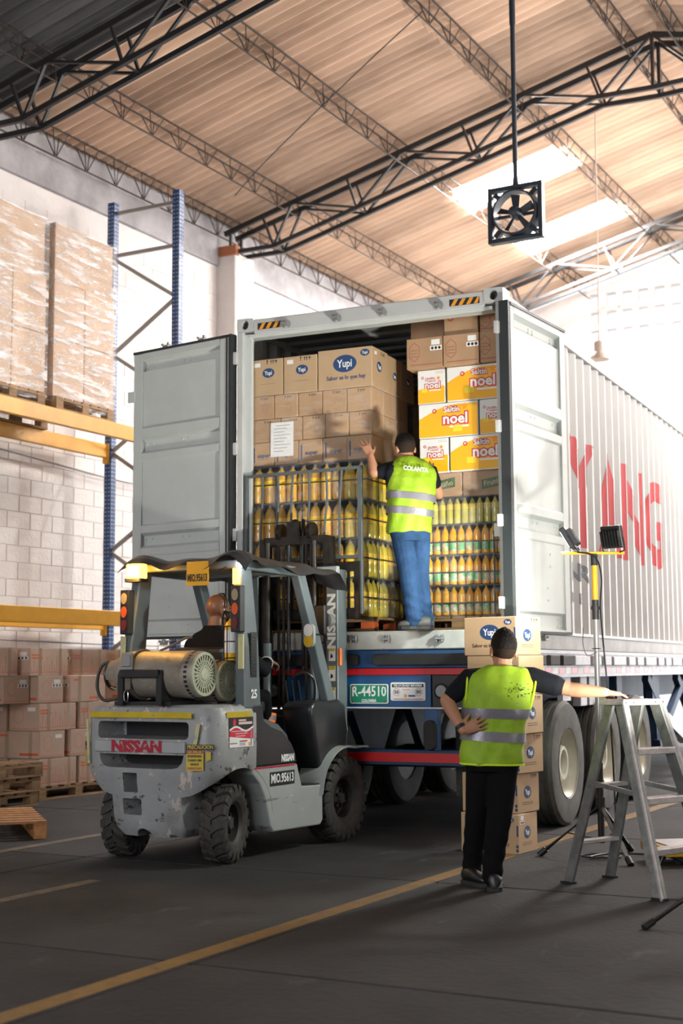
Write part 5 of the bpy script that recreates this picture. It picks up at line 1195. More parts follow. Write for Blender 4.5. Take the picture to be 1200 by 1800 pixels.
# gas tanks strapped on top of the counterweight
def tank(y, z, r, x0, x1, nm):
    t = new('gas_tank', None, fk, (0, y, z)); t['label'] = nm
    Rx = Matrix.Rotation(R(90), 4, 'Y')
    MB().lathe([(r*.55, x0+.10), (r*.85, x0+.115), (r*.97, x0+.15), (r, x0+.19), (r, x0+.2), (r*1.015, x0+.22), (r, x0+.24), (r, x1-.10), (r*1.015, x1-.09), (r*1.0, x1-.08), (r*.98, x1-.02), (r*.93, x1)], 40, Rx).obj('shell', M_TANK, t, smooth=40)
    # slotted foot ring at the right end
    f = MB(); 
    MB().cyl((x1-.012, 0, 0), (x1-.002, 0, 0), r*.86, n=36).obj('end_dark', BLACK, t)
    MB().lathe([(r*.80, x1-.01), (r*.80, x1+.012), (r*.93, x1+.012), (r*.95, x1-.02), (r*.80, x1-.01)], 40, Rx, caps=False).obj('foot_ring', M_TGRILL, t, smooth=40)
    MB().lathe([(0, x1+.012), (r*.26, x1+.010), (r*.30, x1-.002), (0, x1-.002)], 24, Rx).obj('centre_cap', M_TGRILL, t, smooth=40)
    MB().lathe([(r*.54, x1-.002), (r*.54, x1+.008), (r*.59, x1+.008), (r*.59, x1-.002), (r*.54, x1-.002)], 36, Rx, caps=False).obj('mid_ring', M_TGRILL, t, smooth=40)
    rib = MB().box(-.003, .008, -.0055, .0055, r*.28, r*.82).mesh('spoke', M_TGRILL)
    for i in range(26): new('spoke', rib, t, (x1, 0, 0), (R(360/26*i), 0, 0))
    nt = MB().box(-.012, .012, -.009, .009, r*.97, r*1.005).mesh('notch', BLACK)
    for i in range(30): new('notch', nt, t, (x1-.045, 0, 0), (R(12*i), 0, 0))
    # protective collar with openings at the valve end
    a = [R(60), R(120), R(180), R(240), R(300), R(360)]
    for k in range(3):
        seg = [R(120*k+10+i*10) for i in range(9)]
        MB().loft([[(x, q*math.sin(t_), q*math.cos(t_)) for x, q in ((x0+.14, r*.80), (x0+.14, r*.86), (x0, r*.62), (x0, r*.56))] for t_ in seg]).obj('collar', M_TANK, t, smooth=40)
    MB().tube([(x0+.01, r*.60*math.sin(R(i*15)), r*.60*math.cos(R(i*15))) for i in range(24)], .013, 8, closed=True).obj('collar_rim', M_FBLK, t, smooth=40)
    MB().cyl((x0+.03, 0, 0), (x0+.12, 0, 0), .03, n=12).obj('valve', STEELD, t)
    return t
tank(-1.60, 1.305, .165, -.44, .37, 'gas tank nearer the camera, scratched, with slotted round end'); tank(-1.33, 1.255, .15, -.40, .385, 'gas tank behind, lower, with pale slotted end')
MB().tube([(-.16, -1.60+.172*math.sin(R(a)), 1.305+.172*math.cos(R(a))) for a in range(-200, 30, 12)], .012, 6).obj('tank_strap', mat('webbing', (.14, .12, .10), .8), fk)
bk = MB(); bk.box(-.215, -.12, -1.785, -1.765, 1.31, 1.46); bk.box(-.205, -.13, -1.80, -1.78, 1.36, 1.44)
bk.obj('ratchet_buckle', M_GALV, fk, bevel=.004); MB().box(-.19, -.14, -1.775, -1.76, 1.2, 1.32).obj('strap_tail', MATS['webbing'], fk)
MB().tube(smoothpath([(-.165, -1.78, 1.20), (-.185, -1.785, 1.17), (-.18, -1.785, 1.12), (-.155, -1.785, 1.12), (-.15, -1.785, 1.17), (-.165, -1.78, 1.2)]), .005, 6).obj('hook', M_CHROME, fk)
for x in (-.22, .12):
    c_ = MB(); pts = [(-1.79, 1.10), (-1.79, 1.30), (-1.77, 1.34), (-1.755, 1.30), (-1.74, 1.2), (-1.68, 1.14), (-1.5, 1.12), (-1.2, 1.14), (-1.2, 1.09), (-1.79, 1.09)]
    c_.prism(pts, x-.025, x+.025, 'x').obj('tank_cradle', M_FBLK, fk, bevel=.004)
MB().box(-.22, .12, -1.80, -1.775, 1.28, 1.34).obj('cradle_bar', M_FBLK, fk, bevel=.006); MB().box(-.3, .2, -1.75, -1.2, 1.09, 1.115).obj('cradle_base', M_FBLK, fk)
MB().tube(smoothpath([(-.43, -1.62, 1.40), (-.50, -1.66, 1.36), (-.52, -1.68, 1.22), (-.47, -1.66, 1.12), (-.36, -1.6, 1.14), (-.2, -1.5, 1.16)]), .011, 8).obj('gas_hose', M_FBLK, fk, smooth=50)
MB().tube(smoothpath([(-.1, -1.5, 1.47), (.0, -1.45, 1.52), (.07, -1.42, 1.56), (.12, -1.4, 1.57)]), .01, 6).obj('strap_end', MATS['webbing'], fk)
# fire extinguisher in a wire basket on the right pillar
ex = new('fire_extinguisher', None, fk, (.40, -1.31, 1.40)); ex.scale = (.85, .85, .9); ex['label'] = 'yellow fire extinguisher'
MB().lathe([(.0, 0), (.052, .0), (.056, .015), (.056, .27), (.045, .30), (.022, .32), (.02, .335), (0, .335)], 20).obj('cylinder', mat('extinguisher_yellow', (.72, .42, .005), .35), ex, smooth=40)
MB().lathe([(.0567, .06), (.0567, .24)], 20, caps=False).obj('label_sheet', M_WHITE, ex).scale = (1.0, 1, 1)
MB().box(-.02, .02, -.0585, -.05, .06, .24).obj('label_front', M_WHITE, ex)
MB().lathe([(.0, .33), (.025, .33), (.025, .37), (.01, .39), (0, .39)], 12).obj('valve_head', BLACK, ex); MB().tube(smoothpath([(0, 0, .36), (-.05, -.02, .39), (-.07, -.03, .34), (-.065, -.03, .25)]), .01, 6).obj('nozzle_hose', BLACK, ex); MB().bar((-.02, 0, .385), (.06, 0, .41), .015, .012).obj('lever', BLACK, ex)
for z in (.02, .15, .27): MB().tube([(.064*math.cos(R(a)), .064*math.sin(R(a)), z) for a in range(0, 360, 20)], .004, 5, closed=True).obj('basket_wire', BLACK, ex)
for a in (200, 270, 340): MB().cyl((.064*math.cos(R(a)), .064*math.sin(R(a)), .0), (.064*math.cos(R(a)), .064*math.sin(R(a)), .27), .004, n=5).obj('basket_wire', BLACK, ex)
# seat, steering wheel, levers
MB().box(-.25, .25, -1.05, -.62, 1.0, 1.10).obj('seat_cushion', M_FBLK, fk, bevel=.03, seg=2); MB().bar((0, -1.07, 1.08), (0, -1.14, 1.50), .46, .1, (0, 1, 0)).obj('seat_back', M_FBLK, fk, bevel=.03, seg=2)
sw = new('steering_wheel', None, fk, (-.02, -.55, 1.27), (R(28), 0, 0)); MB().tube([(.17*math.cos(R(a)), .17*math.sin(R(a)), 0) for a in range(0, 360, 15)], .013, 8, closed=True).obj('rim', M_FBLK, sw, smooth=50)
for a in (90, 210, 330): MB().bar((0, 0, 0), (.17*math.cos(R(a)), .17*math.sin(R(a)), 0), .03, .01).obj('spoke', M_FBLK, sw)
MB().cyl((0, 0, .02), (0, .1, -.28), .025, n=10).obj('column', M_FBLK, sw)
for i in range(3): lv = MB().cyl((.24+i*.06, -.3, 1.06), (.25+i*.06, -.36, 1.25), .008, n=6).obj('lever', M_FBLK, fk); 
MB().tube(smoothpath([(.30, -.33, 1.28), (.38, -.3, 1.31), (.44, -.25, 1.26), (.42, -.2, 1.12), (.36, -.18, 1.05)]), .011, 7).obj('control_cable', M_FBLK, fk)
# mast
MT = new('mast', None, fk)
for s in (1, -1):
    MB().box(s*.385-.055, s*.385+.055, .13, .16, .1, 2.14).obj('outer_rail', M_MAST, MT, bevel=.006); MB().box(s*.385+s*.03-.02, s*.385+s*.03+.02, .16, .28, .1, 2.14).obj('rail_web', M_MAST, MT)
    MB().box(s*.31-.03, s*.31+.03, .17, .27, .25, 2.42).obj('inner_rail', M_GREASE, MT)
    MB().cyl((s*.225, .12, .2), (s*.225, .12, 1.55), .035, n=12).obj('lift_cylinder', M_MAST, MT, smooth=40); MB().cyl((s*.225, .12, 1.5), (s*.225, .12, 2.38), .022, n=12).obj('lift_rod', M_GREASE, MT, smooth=40)
    for k in (0, 1): MB().box(s*(.11+.05*k)-.012, s*(.11+.05*k)+.012, .18, .19, .9, 2.38).obj('lift_chain', M_GREASE, MT)
    MB().cyl((s*.15-.018, .21, 2.47), (s*.15+.018, .21, 2.47), .075, n=20).obj('chain_sheave', M_GREASE, MT, smooth=40)
    MB().tube(smoothpath([(s*.07, .2, 1.3), (s*.07, .2, 2.3), (s*.06, .22, 2.52), (s*.03, .27, 2.56), (s*.02, .31, 2.4), (s*.02, .32, 2.1)]), .016, 8).obj('hydraulic_hose', M_FBLK, MT, smooth=50)
    MB().cyl((s*.40, -.25, .70), (s*.40, .13, .95), .035, n=12).obj('tilt_cylinder', M_FBLK, MT, smooth=40)
MB().box(-.44, .44, .12, .17, 2.10, 2.165).obj('top_tie', mat('tie_light', (.34, .36, .36), .4), MT, bevel=.006); MB().box(-.30, .30, .17, .27, 2.36, 2.43).obj('inner_crosshead', M_GREASE, MT); MB().box(-.36, .36, .13, .17, .9, 1.0).obj('mid_tie', M_GREASE, MT)
MB().box(-.05, .05, .14, .2, 2.36, 2.55).obj('hose_bracket', M_GREASE, MT)
tn = text('NISSAN', .10, M_WHITE, MT, (.385, .1285, 1.72), (0, R(-90), 0), fit=.44, bold=.004)
for i, z in enumerate((1.40, 1.24, 1.07)):
    s_ = MB().box(.355, .415, .1285, .131, z, z+(.10, .12, .12)[i]).obj('instruction_sticker', M_WHITE, MT); MB().box(.357, .413, .1275, .1286, z+(.08, .09, .095)[i], z+(.10, .12, .12)[i]).obj('sticker_heading', M_FYEL, s_)
    decal_ = MB().prism([(.37, z+.02), (.395, z+.03), (.39, z+.05), (.375, z+.06)], .1275, .1286, 'y').obj('pictogram', BLACK, s_)
# carriage, load backrest and forks
CG = new('carriage', None, MT)
for z0, z1 in ((2.13, 2.21), (1.74, 1.83)): MB().box(-.54, .54, .29, .325, z0, z1).obj('fork_bar', M_GREASE, CG, bevel=.005)
for x in (-.525, -.12, .12, .525): MB().box(x-.02, x+.02, .285, .33, 1.74, 2.21).obj('carriage_plate', M_GREASE, CG)
for x in (.36, .40, .44): MB().box(x-.008, x+.008, .30, .32, 1.83, 2.13).obj('guard_bar', M_GREASE, CG)
M_BACKR = mat('backrest_grey', (.12, .14, .145), .45, var=.2)
MB().box(-.60, -.565, .315, .345, 2.15, 3.0).obj('backrest_post', M_BACKR, CG, bevel=.006); MB().box(.52, .565, .315, .345, 1.78, 3.0).obj('backrest_post', M_BACKR, CG, bevel=.006)
MB().box(-.60, .565, .318, .342, 2.975, 3.0).obj('backrest_rail', M_BACKR, CG); MB().box(-.60, .565, .318, .342, 2.24, 2.265).obj('backrest_rail', M_BACKR, CG)
for i, x in enumerate((-.44, -.29, -.13, .03, .19, .345)):
    k = .018*math.sin(i*2.1); MB().tube(smoothpath([(x, .33, 2.24), (x+.006+k*.3, .33, 2.5), (x+.02+k, .33, 2.75), (x+.026, .33, 2.99)]), .011, 6).obj('backrest_bar', M_BACKR, CG, smooth=50)
for x in (-.33, .29):
    MB().box(x-.05, x+.05, .325, .37, 1.683, 2.2).obj('fork_shank', M_GREASE, CG); MB().prism([(.325, 1.683), (1.35, 1.683), (1.35, 1.692), (.4, 1.718), (.325, 1.725)], x-.05, x+.05, 'x').obj('fork_blade', M_GREASE, CG)
# mirror and the small working lamp on the right front pillar
mr = new('mirror', None, fk, (.56, -.50, 1.50), (0, 0, R(-12)))
MB().prism(rrect(-.052, .052, 0, .18, .045, 6), -.012, .012, 'y').obj('mirror_back', mat('mirror_shell', (.3, .31, .3), .4), mr); MB().prism(rrect(-.047, .047, .085, .175, .04, 6), -.0145, -.0118, 'y').obj('white_half', M_WHITE, mr); MB().prism(rrect(-.047, .047, .005, .09, .04, 6), -.0142, -.0118, 'y').obj('yellow_half', mat('mirror_yellow', (.70, .42, .02), .4), mr)
MB().tube([(.0, .01, .09), (-.03, .1, .1), (-.05, .17, .1)], .008, 6).obj('mirror_arm', M_FBLK, mr)
hl = new('head_lamp', None, fk, (.455, -.14, 1.72)); MB().box(-.05, .05, -.04, .0, -.12, .12).obj('lamp_back', M_FBLK, hl, bevel=.01); MB().lathe([(0, 0), (.055, .0), (.05, .07), (0, .08)], 16, Matrix.Rotation(R(-90), 4, 'X')).obj('lamp_bowl', M_GALV, hl, (.02, .02, 0), smooth=40); MB().tube(smoothpath([(.0, .03, -.1), (.03, .02, -.15), (-.02, .0, -.2), (.0, -.02, -.28)]), .008, 6).obj('lamp_cable', M_FBLK, hl)
MB().box(.50, .53, .02, .05, 1.36, 1.5).obj('indicator_lamp', mat('dull_orange', (.7, .16, .02), .35), fk, bevel=.006)
# tyres
def ftyre(r, w, rimr, n, name):
    Rx = Matrix.Rotation(R(90), 4, 'Y'); r0 = r-.022; h = w/2
    body = MB().lathe([(rimr, -h*.8), (rimr+.03, -h*.95), (r0-.05, -h), (r0-.015, -h*.92), (r0, -h*.8), (r0, h*.8), (r0-.015, h*.92), (r0-.05, h), (rimr+.03, h*.95), (rimr, h*.8)], 44, Rx, caps=False).mesh('tyre', RUBBER, smooth=40)
    lug = MB(); a = 2*math.pi/n*.62
    def P(x, t, rr): return (x, rr*math.sin(t), rr*math.cos(t))
    def L_(x0, x1, t0, t1, d): 
        lug.hexa([P(x0, t0, r0-.004), P(x1, t1, r0-.004), P(x1, t1+d, r0-.004), P(x0, t0+d, r0-.004), P(x0, t0, r), P(x1, t1, r-.004), P(x1, t1+d, r-.004), P(x0, t0+d, r)])
    L_(0, h*.55, 0, a*.55, a); L_(h*.55, h*.9, a*.55, a*.7, a)
    lug.hexa([P(h*.9, a*.7, r0-.05), P(h*1.0, a*.7, r0-.05), P(h*1.0, a*1.7, r0-.05), P(h*.9, a*1.7, r0-.05), P(h*.9, a*.7, r-.006), P(h*.99, a*.7, r-.02), P(h*.99, a*1.7, r-.02), P(h*.9, a*1.7, r-.006)])
    lug2 = MB(); lug2.v = [(-x, y, z) for x, y, z in lug.v]; lug2.f = lug.f; lug2.m = lug.m
    return body, lug.mesh('tread_lug', RUBBER), lug2.mesh('tread_lug', RUBBER)
M_RIMF = mat('dirty_rim', (.07, .065, .06), .6, .2, var=.4)
def fwheel(x, y, r, w, rimr, n, sg):
    wv_ = new('wheel', None, fk, (x, y, r), (0, 0, 0 if sg > 0 else math.pi)); k = (r, w)
    if k not in _tc: _tc[k] = ftyre(r, w, rimr, n, '')
    b_, l1, l2 = _tc[k]; ty_ = new('tyre', b_, wv_)
    for i in range(n):
        new('tread_lug', l1, ty_, (0, 0, 0), (-2*math.pi/n*i, 0, 0)); new('tread_lug', l2, ty_, (0, 0, 0), (-2*math.pi/n*(i+.5), 0, 0))
    Rx = Matrix.Rotation(R(90), 4, 'Y')
    MB().lathe([(0, w*.28), (.04, w*.28), (.05, w*.2), (.075, w*.16), (.08, .0), (rimr*.8, -.02), (rimr*.86, w*.3), (rimr*1.04, w*.42), (rimr*1.06, w*.36), (rimr*.98, 0), (0, -w*.3)], 32, Rx).obj('rim', M_RIMF, wv_, smooth=40)
    for i in range(6): a = R(60*i); MB().cyl((.0, .06*math.sin(a), .06*math.cos(a)), (w*.25, .06*math.sin(a), .06*math.cos(a)), .013, n=6).obj('wheel_nut', M_GREASE, wv_)
    return wv_
_tc = {}
for s in (1, -1): fwheel(s*.475, 0.02, .33, .22, .175, 22, s); fwheel(s*.43, -1.43, .272, .19, .15, 18, s).rotation_euler.z += R(14)
MB().cyl((-.45, -1.43, .27), (.45, -1.43, .27), .05, n=12).obj('steer_axle', M_FBLK, fk); MB().cyl((-.45, .02, .33), (.45, .02, .33), .08, n=12).obj('drive_axle', M_FBLK, fk)
# ------------------------------------------------------------------ people
def ell(mb, c, r, rot=None, n=16, k=10, mi=0):
    m = Matrix.Translation(c) @ (Euler(rot).to_matrix().to_4x4() if rot is not None else Matrix.Identity(4)) @ Matrix.Diagonal((r[0], r[1], r[2], 1))
    mb.lathe([(max(math.sin(math.pi*i/k), 0 if i in (0, k) else 0), -math.cos(math.pi*i/k)) for i in range(k+1)], n, m, mi)
def limb(mb, pts, rad, n=14):
    """rounded tapering limb along a path"""
    P = [Vector(p) for p in pts]; d0 = (P[0]-P[1]).normalized(); d1 = (P[-1]-P[-2]).normalized(); r0, r1 = rad[0], rad[-1]
    path = [P[0]+d0*r0*.95, P[0]+d0*r0*.7]+P+[P[-1]+d1*r1*.7, P[-1]+d1*r1*.95]; rr = [r0*.25, r0*.72]+list(rad)+[r1*.72, r1*.25]
    mb.tube(path, rr, n)
def ring(c, rx, ry, yaw=0, n=24, tilt=0, pw=2.5):
    o = []
    for i in range(n):
        t = 2*math.pi*i/n; ct, st_ = math.cos(t), math.sin(t)
        x = rx*math.copysign(abs(ct)**(2/pw), ct); y = ry*math.copysign(abs(st_)**(2/pw), st_)
        o.append((c[0]+x*math.cos(yaw)-y*math.sin(yaw), c[1]+x*math.sin(yaw)+y*math.cos(yaw), c[2]+x*tilt))
    return o
def torso(mb, rings, yaw=0, grow=0, tilt=0, n=24): mb.loft([ring(c, rx+grow, ry+grow, yaw, n, tilt) for c, rx, ry in rings])
def remesh(mb, name, mm, vox, it=4):
    me = mb.mesh(name, mm); o = bpy.data.objects.new('t', me)
    r = o.modifiers.new('r', 'REMESH'); r.mode = 'VOXEL'; r.voxel_size = vox; r.use_smooth_shade = True
    s = o.modifiers.new('s', 'SMOOTH'); s.factor = .5; s.iterations = it
    m2 = evaluated_mesh(o); bpy.data.objects.remove(o); m2.name = name
    for p in m2.polygons: p.use_smooth = True
    return m2
def hand(mb, M_, curl=.25, side=1, spread=.12, s=1.0):
    """M_: wrist frame, +x along the fingers, +z back of the hand, thumb towards +y*side"""
    def T(p): return M_ @ (Vector(p)*s)
    rings = []
    for x, w, h in ((-.02, .026, .021), (.01, .028, .020), (.04, .038, .017), (.075, .042, .015), (.095, .040, .0125)):
        rings.append([T((x, w*math.cos(2*math.pi*i/14), h*math.sin(2*math.pi*i/14))) for i in range(14)])
    mb.loft(rings)
    for k, (y, L, r) in enumerate(((.032, .073, .0086), (.0105, .082, .0088), (-.0118, .076, .0084), (-.0325, .060, .0075))):
        a = spread*(1.5-k); p = Vector((.085 if k < 3 else .08, y*side, 0)); d = Vector((math.cos(a), math.sin(a)*side, 0)); ang = 0; pts = [p-d*.02, p]; 
        for seg, f in ((.45, .7), (.3, 1.1), (.25, .8)):
            ang += curl*f; p = p+Vector((d.x*math.cos(ang), d.y*math.cos(ang), -math.sin(ang)))*L*seg; pts.append(p)
        limb(mb, [T(q) for q in pts], [r*s, r*s*1.04, r*s*.98, r*s*.92, r*s*.8], 10)
    pts = [(.008, .018*side, -.004), (.032, .045*side, -.012), (.056, .064*side, -.018), (.078, .071*side, -.022-curl*.01)]
    limb(mb, [T(q) for q in pts], [.0135*s, .0125*s, .0105*s, .0088*s], 10)
def frame_m(o, x, z):
    x = Vector(x).normalized(); z = Vector(z); y = z.cross(x).normalized(); z = x.cross(y)
    return Matrix(((x.x, y.x, z.x, o[0]), (x.y, y.y, z.y, o[1]), (x.z, y.z, z.z, o[2]), (0, 0, 0, 1)))
def head_shape(mb, H):
    """H: matrix of the head, origin at its centre, -y... face towards +y, z up"""
    def E(c, r): 
        m = H @ Matrix.Translation(c) @ Matrix.Diagonal((r[0], r[1], r[2], 1)); mb.lathe([(math.sin(math.pi*i/12), -math.cos(math.pi*i/12)) for i in range(13)], 20, m)
    E((0, -.008, .022), (.077, .095, .092)); E((0, .02, -.045), (.062, .072, .07)); E((0, .05, -.075), (.04, .04, .038)); E((0, .088, -.012), (.013, .02, .026)); E((0, .094, -.028), (.018, .018, .012))
    E((0, .072, -.058), (.026, .022, .014)); E((0, .07, .03), (.05, .025, .012))
    for s in (-1, 1): E((s*.079, -.005, -.012), (.011, .022, .034)); E((s*.05, .06, -.02), (.022, .025, .025))
def face_parts(root, H):
    for s in (-1, 1):
        ell_ = MB(); m = H @ Matrix.Translation((s*.031, .083, .006)) @ Matrix.Diagonal((.012, .008, .008, 1)); ell_.lathe([(math.sin(math.pi*i/8), -math.cos(math.pi*i/8)) for i in range(9)], 12, m); ell_.obj('eye', mat('eye_white', (.6, .58, .55), .3), root, smooth=60)
        br = MB(); m = H @ Matrix.Translation((s*.033, .088, .026)) @ Matrix.Diagonal((.02, .005, .004, 1)); br.lathe([(math.sin(math.pi*i/6), -math.cos(math.pi*i/6)) for i in range(7)], 10, m); br.obj('eyebrow', M_HAIR, root, smooth=60)
    li = MB(); m = H @ Matrix.Translation((0, .09, -.058)) @ Matrix.Diagonal((.024, .008, .007, 1)); li.lathe([(math.sin(math.pi*i/8), -math.cos(math.pi*i/8)) for i in range(9)], 14, m); li.obj('lips', mat('lips', (.30, .12, .09), .5), root, smooth=60)
M_SKIN = mat('skin_tan', (.42, .20, .115), .5, var=.12, vscale=18, bump=.06, bscale=70); M_SKIND = mat('skin_brown', (.23, .105, .055), .38, var=.15, vscale=15)
M_HAIR = mat('black_hair', (.008, .006, .005), .6, spec=.15, bump=.6, bscale=90); M_FADE = mat('faded_hair', (.026, .017, .012), .8, spec=.1, bump=.3, bscale=150)
M_VEST = mat('lime_vest', (.29, .46, .015), .65, var=.18, vscale=9, bump=.35, bscale=14); M_VTRIM = mat('vest_trim', (.55, .75, .01), .6); M_REFL = mat('reflective_band', (.22, .21, .24), .35, .3, var=.15, bump=.1)
M_SHIRT = mat('black_tshirt', (.008, .009, .012), .85, spec=.12, bump=.25, bscale=16); M_TROU = mat('black_trousers', (.006, .006, .007), .9, spec=.1, bump=.3, bscale=10); M_JEAN = mat('blue_denim', (.03, .075, .17), .85, spec=.15, var=.4, vscale=7, bump=.5, bscale=11); M_SHOE = mat('black_shoe', (.012, .012, .013), .4); M_SHOEG = mat('grey_work_shoe', (.09, .088, .08), .6, var=.3); M_SOLE = mat('shoe_sole', (.02, .02, .02), .7)
def hair_cap(root, H, mm=None, grow=.008, fade=True, back=106):
    h = MB(); n = 44; K = 13; rings = []
    for j in range(K+1):
        t = j/K; row = []
        for i in range(n):
            a = 2*math.pi*i/n; front = max(0, math.sin(a)); side = abs(math.cos(a))**4*16; e2 = R(90)-t*R(back-front*40-side)
            wob = 1+(.035*math.sin(i*2.7+j*1.9)+.03*math.sin(i*5.3-j*3.1)+.02*math.sin(i*9.1+j*7.7))*(1-.7*t); g = grow*(1.25-.9*t)
            row.append(H @ Vector(((.077+g)*math.cos(e2)*math.cos(a)*wob, -.008+(.095+g)*math.cos(e2)*math.sin(a)*wob, .024+(.092+g*1.5)*math.sin(e2)*wob)))
        rings.append(row)
    h.loft(rings, caps=False); h.add(rings[0], [tuple(range(n))]); h.obj('hair', mm or M_HAIR, root, smooth=75, fix=False)
    if fade:
        f = MB(); rr = []
        for j in range(6):
            row = []
            for i in range(19):
                a = R(165+i*210/18); z = .03-.022*j; q = math.sqrt(max(0, 1-((z-.022)/.093)**2))+.03; row.append(H @ Vector((.0785*q*math.cos(a), -.008+.0965*q*math.sin(a), z)))
            rr.append(row)
        for j in range(5): f.strip(rr[j], rr[j+1])
        f.obj('short_hair', M_FADE, root, smooth=75, fix=False)
def shoe(root, heel, toe, z, mm, w=.045, name='shoe'):
    heel, toe = Vector((heel[0], heel[1], z)), Vector((toe[0], toe[1], z)); d = (toe-heel); L = d.length; d.normalize(); s = Vector((-d.y, d.x, 0)); rings = []
    for t, ww, h in ((0, .6, .075), (.04, .8, .085), (.2, .88, .09), (.4, .85, .085), (.6, .98, .065), (.82, 1.0, .055), (.95, .75, .045), (1.0, .35, .03)):
        c = heel+d*L*t; q = []
        for i in range(14):
            a = 2*math.pi*i/14; q.append(c+s*w*ww*math.cos(a)+Vector((0, 0, .018+h*(.5+.5*math.sin(a)))))
        rings.append(q)
    o = MB().loft(rings).obj(name, mm, root, smooth=60)
    so = []
    for t, ww in ((0, .55), (.05, .9), (.3, .92), (.45, .85), (.65, 1.05), (.9, .9), (1.01, .4)): c = heel+d*L*t; so.append([c+s*w*ww*1.06+Vector((0, 0, .001)), c-s*w*ww*1.06+Vector((0, 0, .001)), c-s*w*ww*1.06+Vector((0, 0, .026)), c+s*w*ww*1.06+Vector((0, 0, .026))])
    MB().loft(so).obj('sole', M_SOLE, o)
def band(root, rings, z0, z1, mm, yaw, grow, name, tilt=0):
    def at(z):
        for (c0, a0, b0), (c1, a1, b1) in zip(rings, rings[1:]):
            if c0[2] <= z <= c1[2]: t = (z-c0[2])/(c1[2]-c0[2]); return (Vector(c0).lerp(Vector(c1), t), a0+(a1-a0)*t, b0+(b1-b0)*t)
    m = MB(); rs = []
    for i in range(4):
        c, a, b = at(z0+(z1-z0)*i/3); rs.append(ring(c, a+grow, b+grow, yaw, 32, tilt))
    m.loft(rs, caps=False); m.obj(name, mm, root, smooth=60)
def vest_mesh(root, rings, yaw, grow, tilt=0, holes=(), hem=True):
    m = MB(); torso(m, rings, yaw, grow, tilt, 36); me = remesh(m, 'safety_vest', M_VEST, .009, 3)
    # soft folds
    for v in me.vertices:
        w = .0035*math.sin(v.co.z*38+v.co.x*21)+.003*math.sin(v.co.x*55-v.co.z*17); v.co += v.normal*w
    o = new('safety_vest', me, root); o['label'] = 'lime reflective safety vest'
    return o
# --- the man standing by the ladder, seen from behind
pa = thing('person', 'person from behind in lime vest and black trousers, one hand on the ladder', 'person', (0.92, 8.80, 0))
def rel(p, o=(0.92, 8.80, 0)): return (p[0]-o[0], p[1]-o[1], p[2]-o[2])
A = lambda *p: rel(p)
TR = [(A(.925, 8.80, .74), .185, .135), (A(.928, 8.80, .85), .185, .140), (A(.94, 8.80, .97), .182, .135), (A(.955, 8.79, 1.08), .195, .138), (A(.97, 8.79, 1.18), .205, .130), (A(.985, 8.80, 1.255), .212, .112), (A(.992, 8.80, 1.30), .205, .092), (A(.998, 8.80, 1.328), .165, .076), (A(1.002, 8.80, 1.35), .085, .066)]
HA = Matrix.Translation(A(1.012, 8.815, 1.445)) @ Euler((R(-4), R(3), R(8))).to_matrix().to_4x4()
sL, eL, wL = A(.80, 8.80, 1.265), A(.648, 8.77, 1.135), A(.735, 8.648, .955); sR, eR, wR = A(1.185, 8.80, 1.265), A(1.415, 8.74, 1.200), A(1.615, 8.66, 1.182)
b = MB(); torso(b, TR, 0, -.018); limb(b, [A(1.0, 8.80, 1.30), A(1.008, 8.81, 1.40)], [.062, .055]); head_shape(b, HA)
limb(b, [sL, eL], [.056, .042]); limb(b, [eL, Vector(eL).lerp(Vector(wL), .3), wL], [.043, .043, .028]); limb(b, [sR, eR], [.058, .044]); limb(b, [eR, Vector(eR).lerp(Vector(wR), .3), wR], [.045, .045, .030])
limb(b, [A(.86, 8.80, .78), A(.83, 8.86, .43), A(.805, 8.93, .09)], [.075, .052, .036]); limb(b, [A(1.0, 8.79, .78), A(.955, 8.70, .43), A(.90, 8.66, .09)], [.075, .052, .036])
hand(b, frame_m(wL, (.85, -.06, .36), (0, -1, .12)), .14, 1, .10); hand(b, frame_m(wR, (1, .10, -.12), (0, 0, 1)), .30, 1, .16)
new('body', remesh(b, 'body', M_SKIN, .0052, 3), pa); face_parts(pa, HA); hair_cap(pa, HA, grow=.014)
s_ = MB(); torso(s_, TR, 0, -.004); limb(s_, [Vector(sL)+Vector((.07, 0, .0)), sL, Vector(sL).lerp(Vector(eL), .72)], [.075, .076, .060]); limb(s_, [Vector(sR)-Vector((.07, 0, 0)), sR, Vector(sR).lerp(Vector(eR), .66)], [.078, .078, .064])
new('tshirt', remesh(s_, 'tshirt', M_SHIRT, .008, 3), pa)
t_ = MB(); torso(t_, [(A(.93, 8.80, .70), .155, .13), (A(.925, 8.80, .78), .185, .140), (A(.928, 8.80, .90), .175, .13)], 0, .0); limb(t_, [A(.86, 8.80, .76), A(.835, 8.84, .45), A(.808, 8.92, .16), A(.805, 8.93, .085)], [.098, .076, .064, .060]); limb(t_, [A(.995, 8.79, .76), A(.958, 8.71, .45), A(.905, 8.66, .16), A(.90, 8.655, .085)], [.100, .080, .066, .062])
me = remesh(t_, 'trousers', M_TROU, .009, 3)
for v in me.vertices: v.co += v.normal*(.004*math.sin(v.co.z*60+v.co.x*30)*max(0, min(1, (.5-v.co.z)*3)))
new('trousers', me, pa)
shoe(pa, rel((.905, 8.575, 0)), rel((.935, 8.85, 0)), 0, M_SHOE, .048); shoe(pa, rel((.755, 8.93, 0)), rel((.885, 8.74, 0)), 0, M_SHOE, .045)
vs = vest_mesh(pa, TR, 0, .012)
for z0, z1, tl in ((.885, .945, -.06), (1.025, 1.085, -.03)): band(pa, TR, z0, z1, M_REFL, 0, .0195, 'reflective_band', tl)
m = MB(); m.loft([ring(TR[0][0], .2005, .1505, 0, 36, -.02), ring((TR[0][0][0], TR[0][0][1], TR[0][0][2]+.012), .2005, .1505, 0, 36, -.02)], caps=False); m.obj('hem_trim', M_VTRIM, pa)
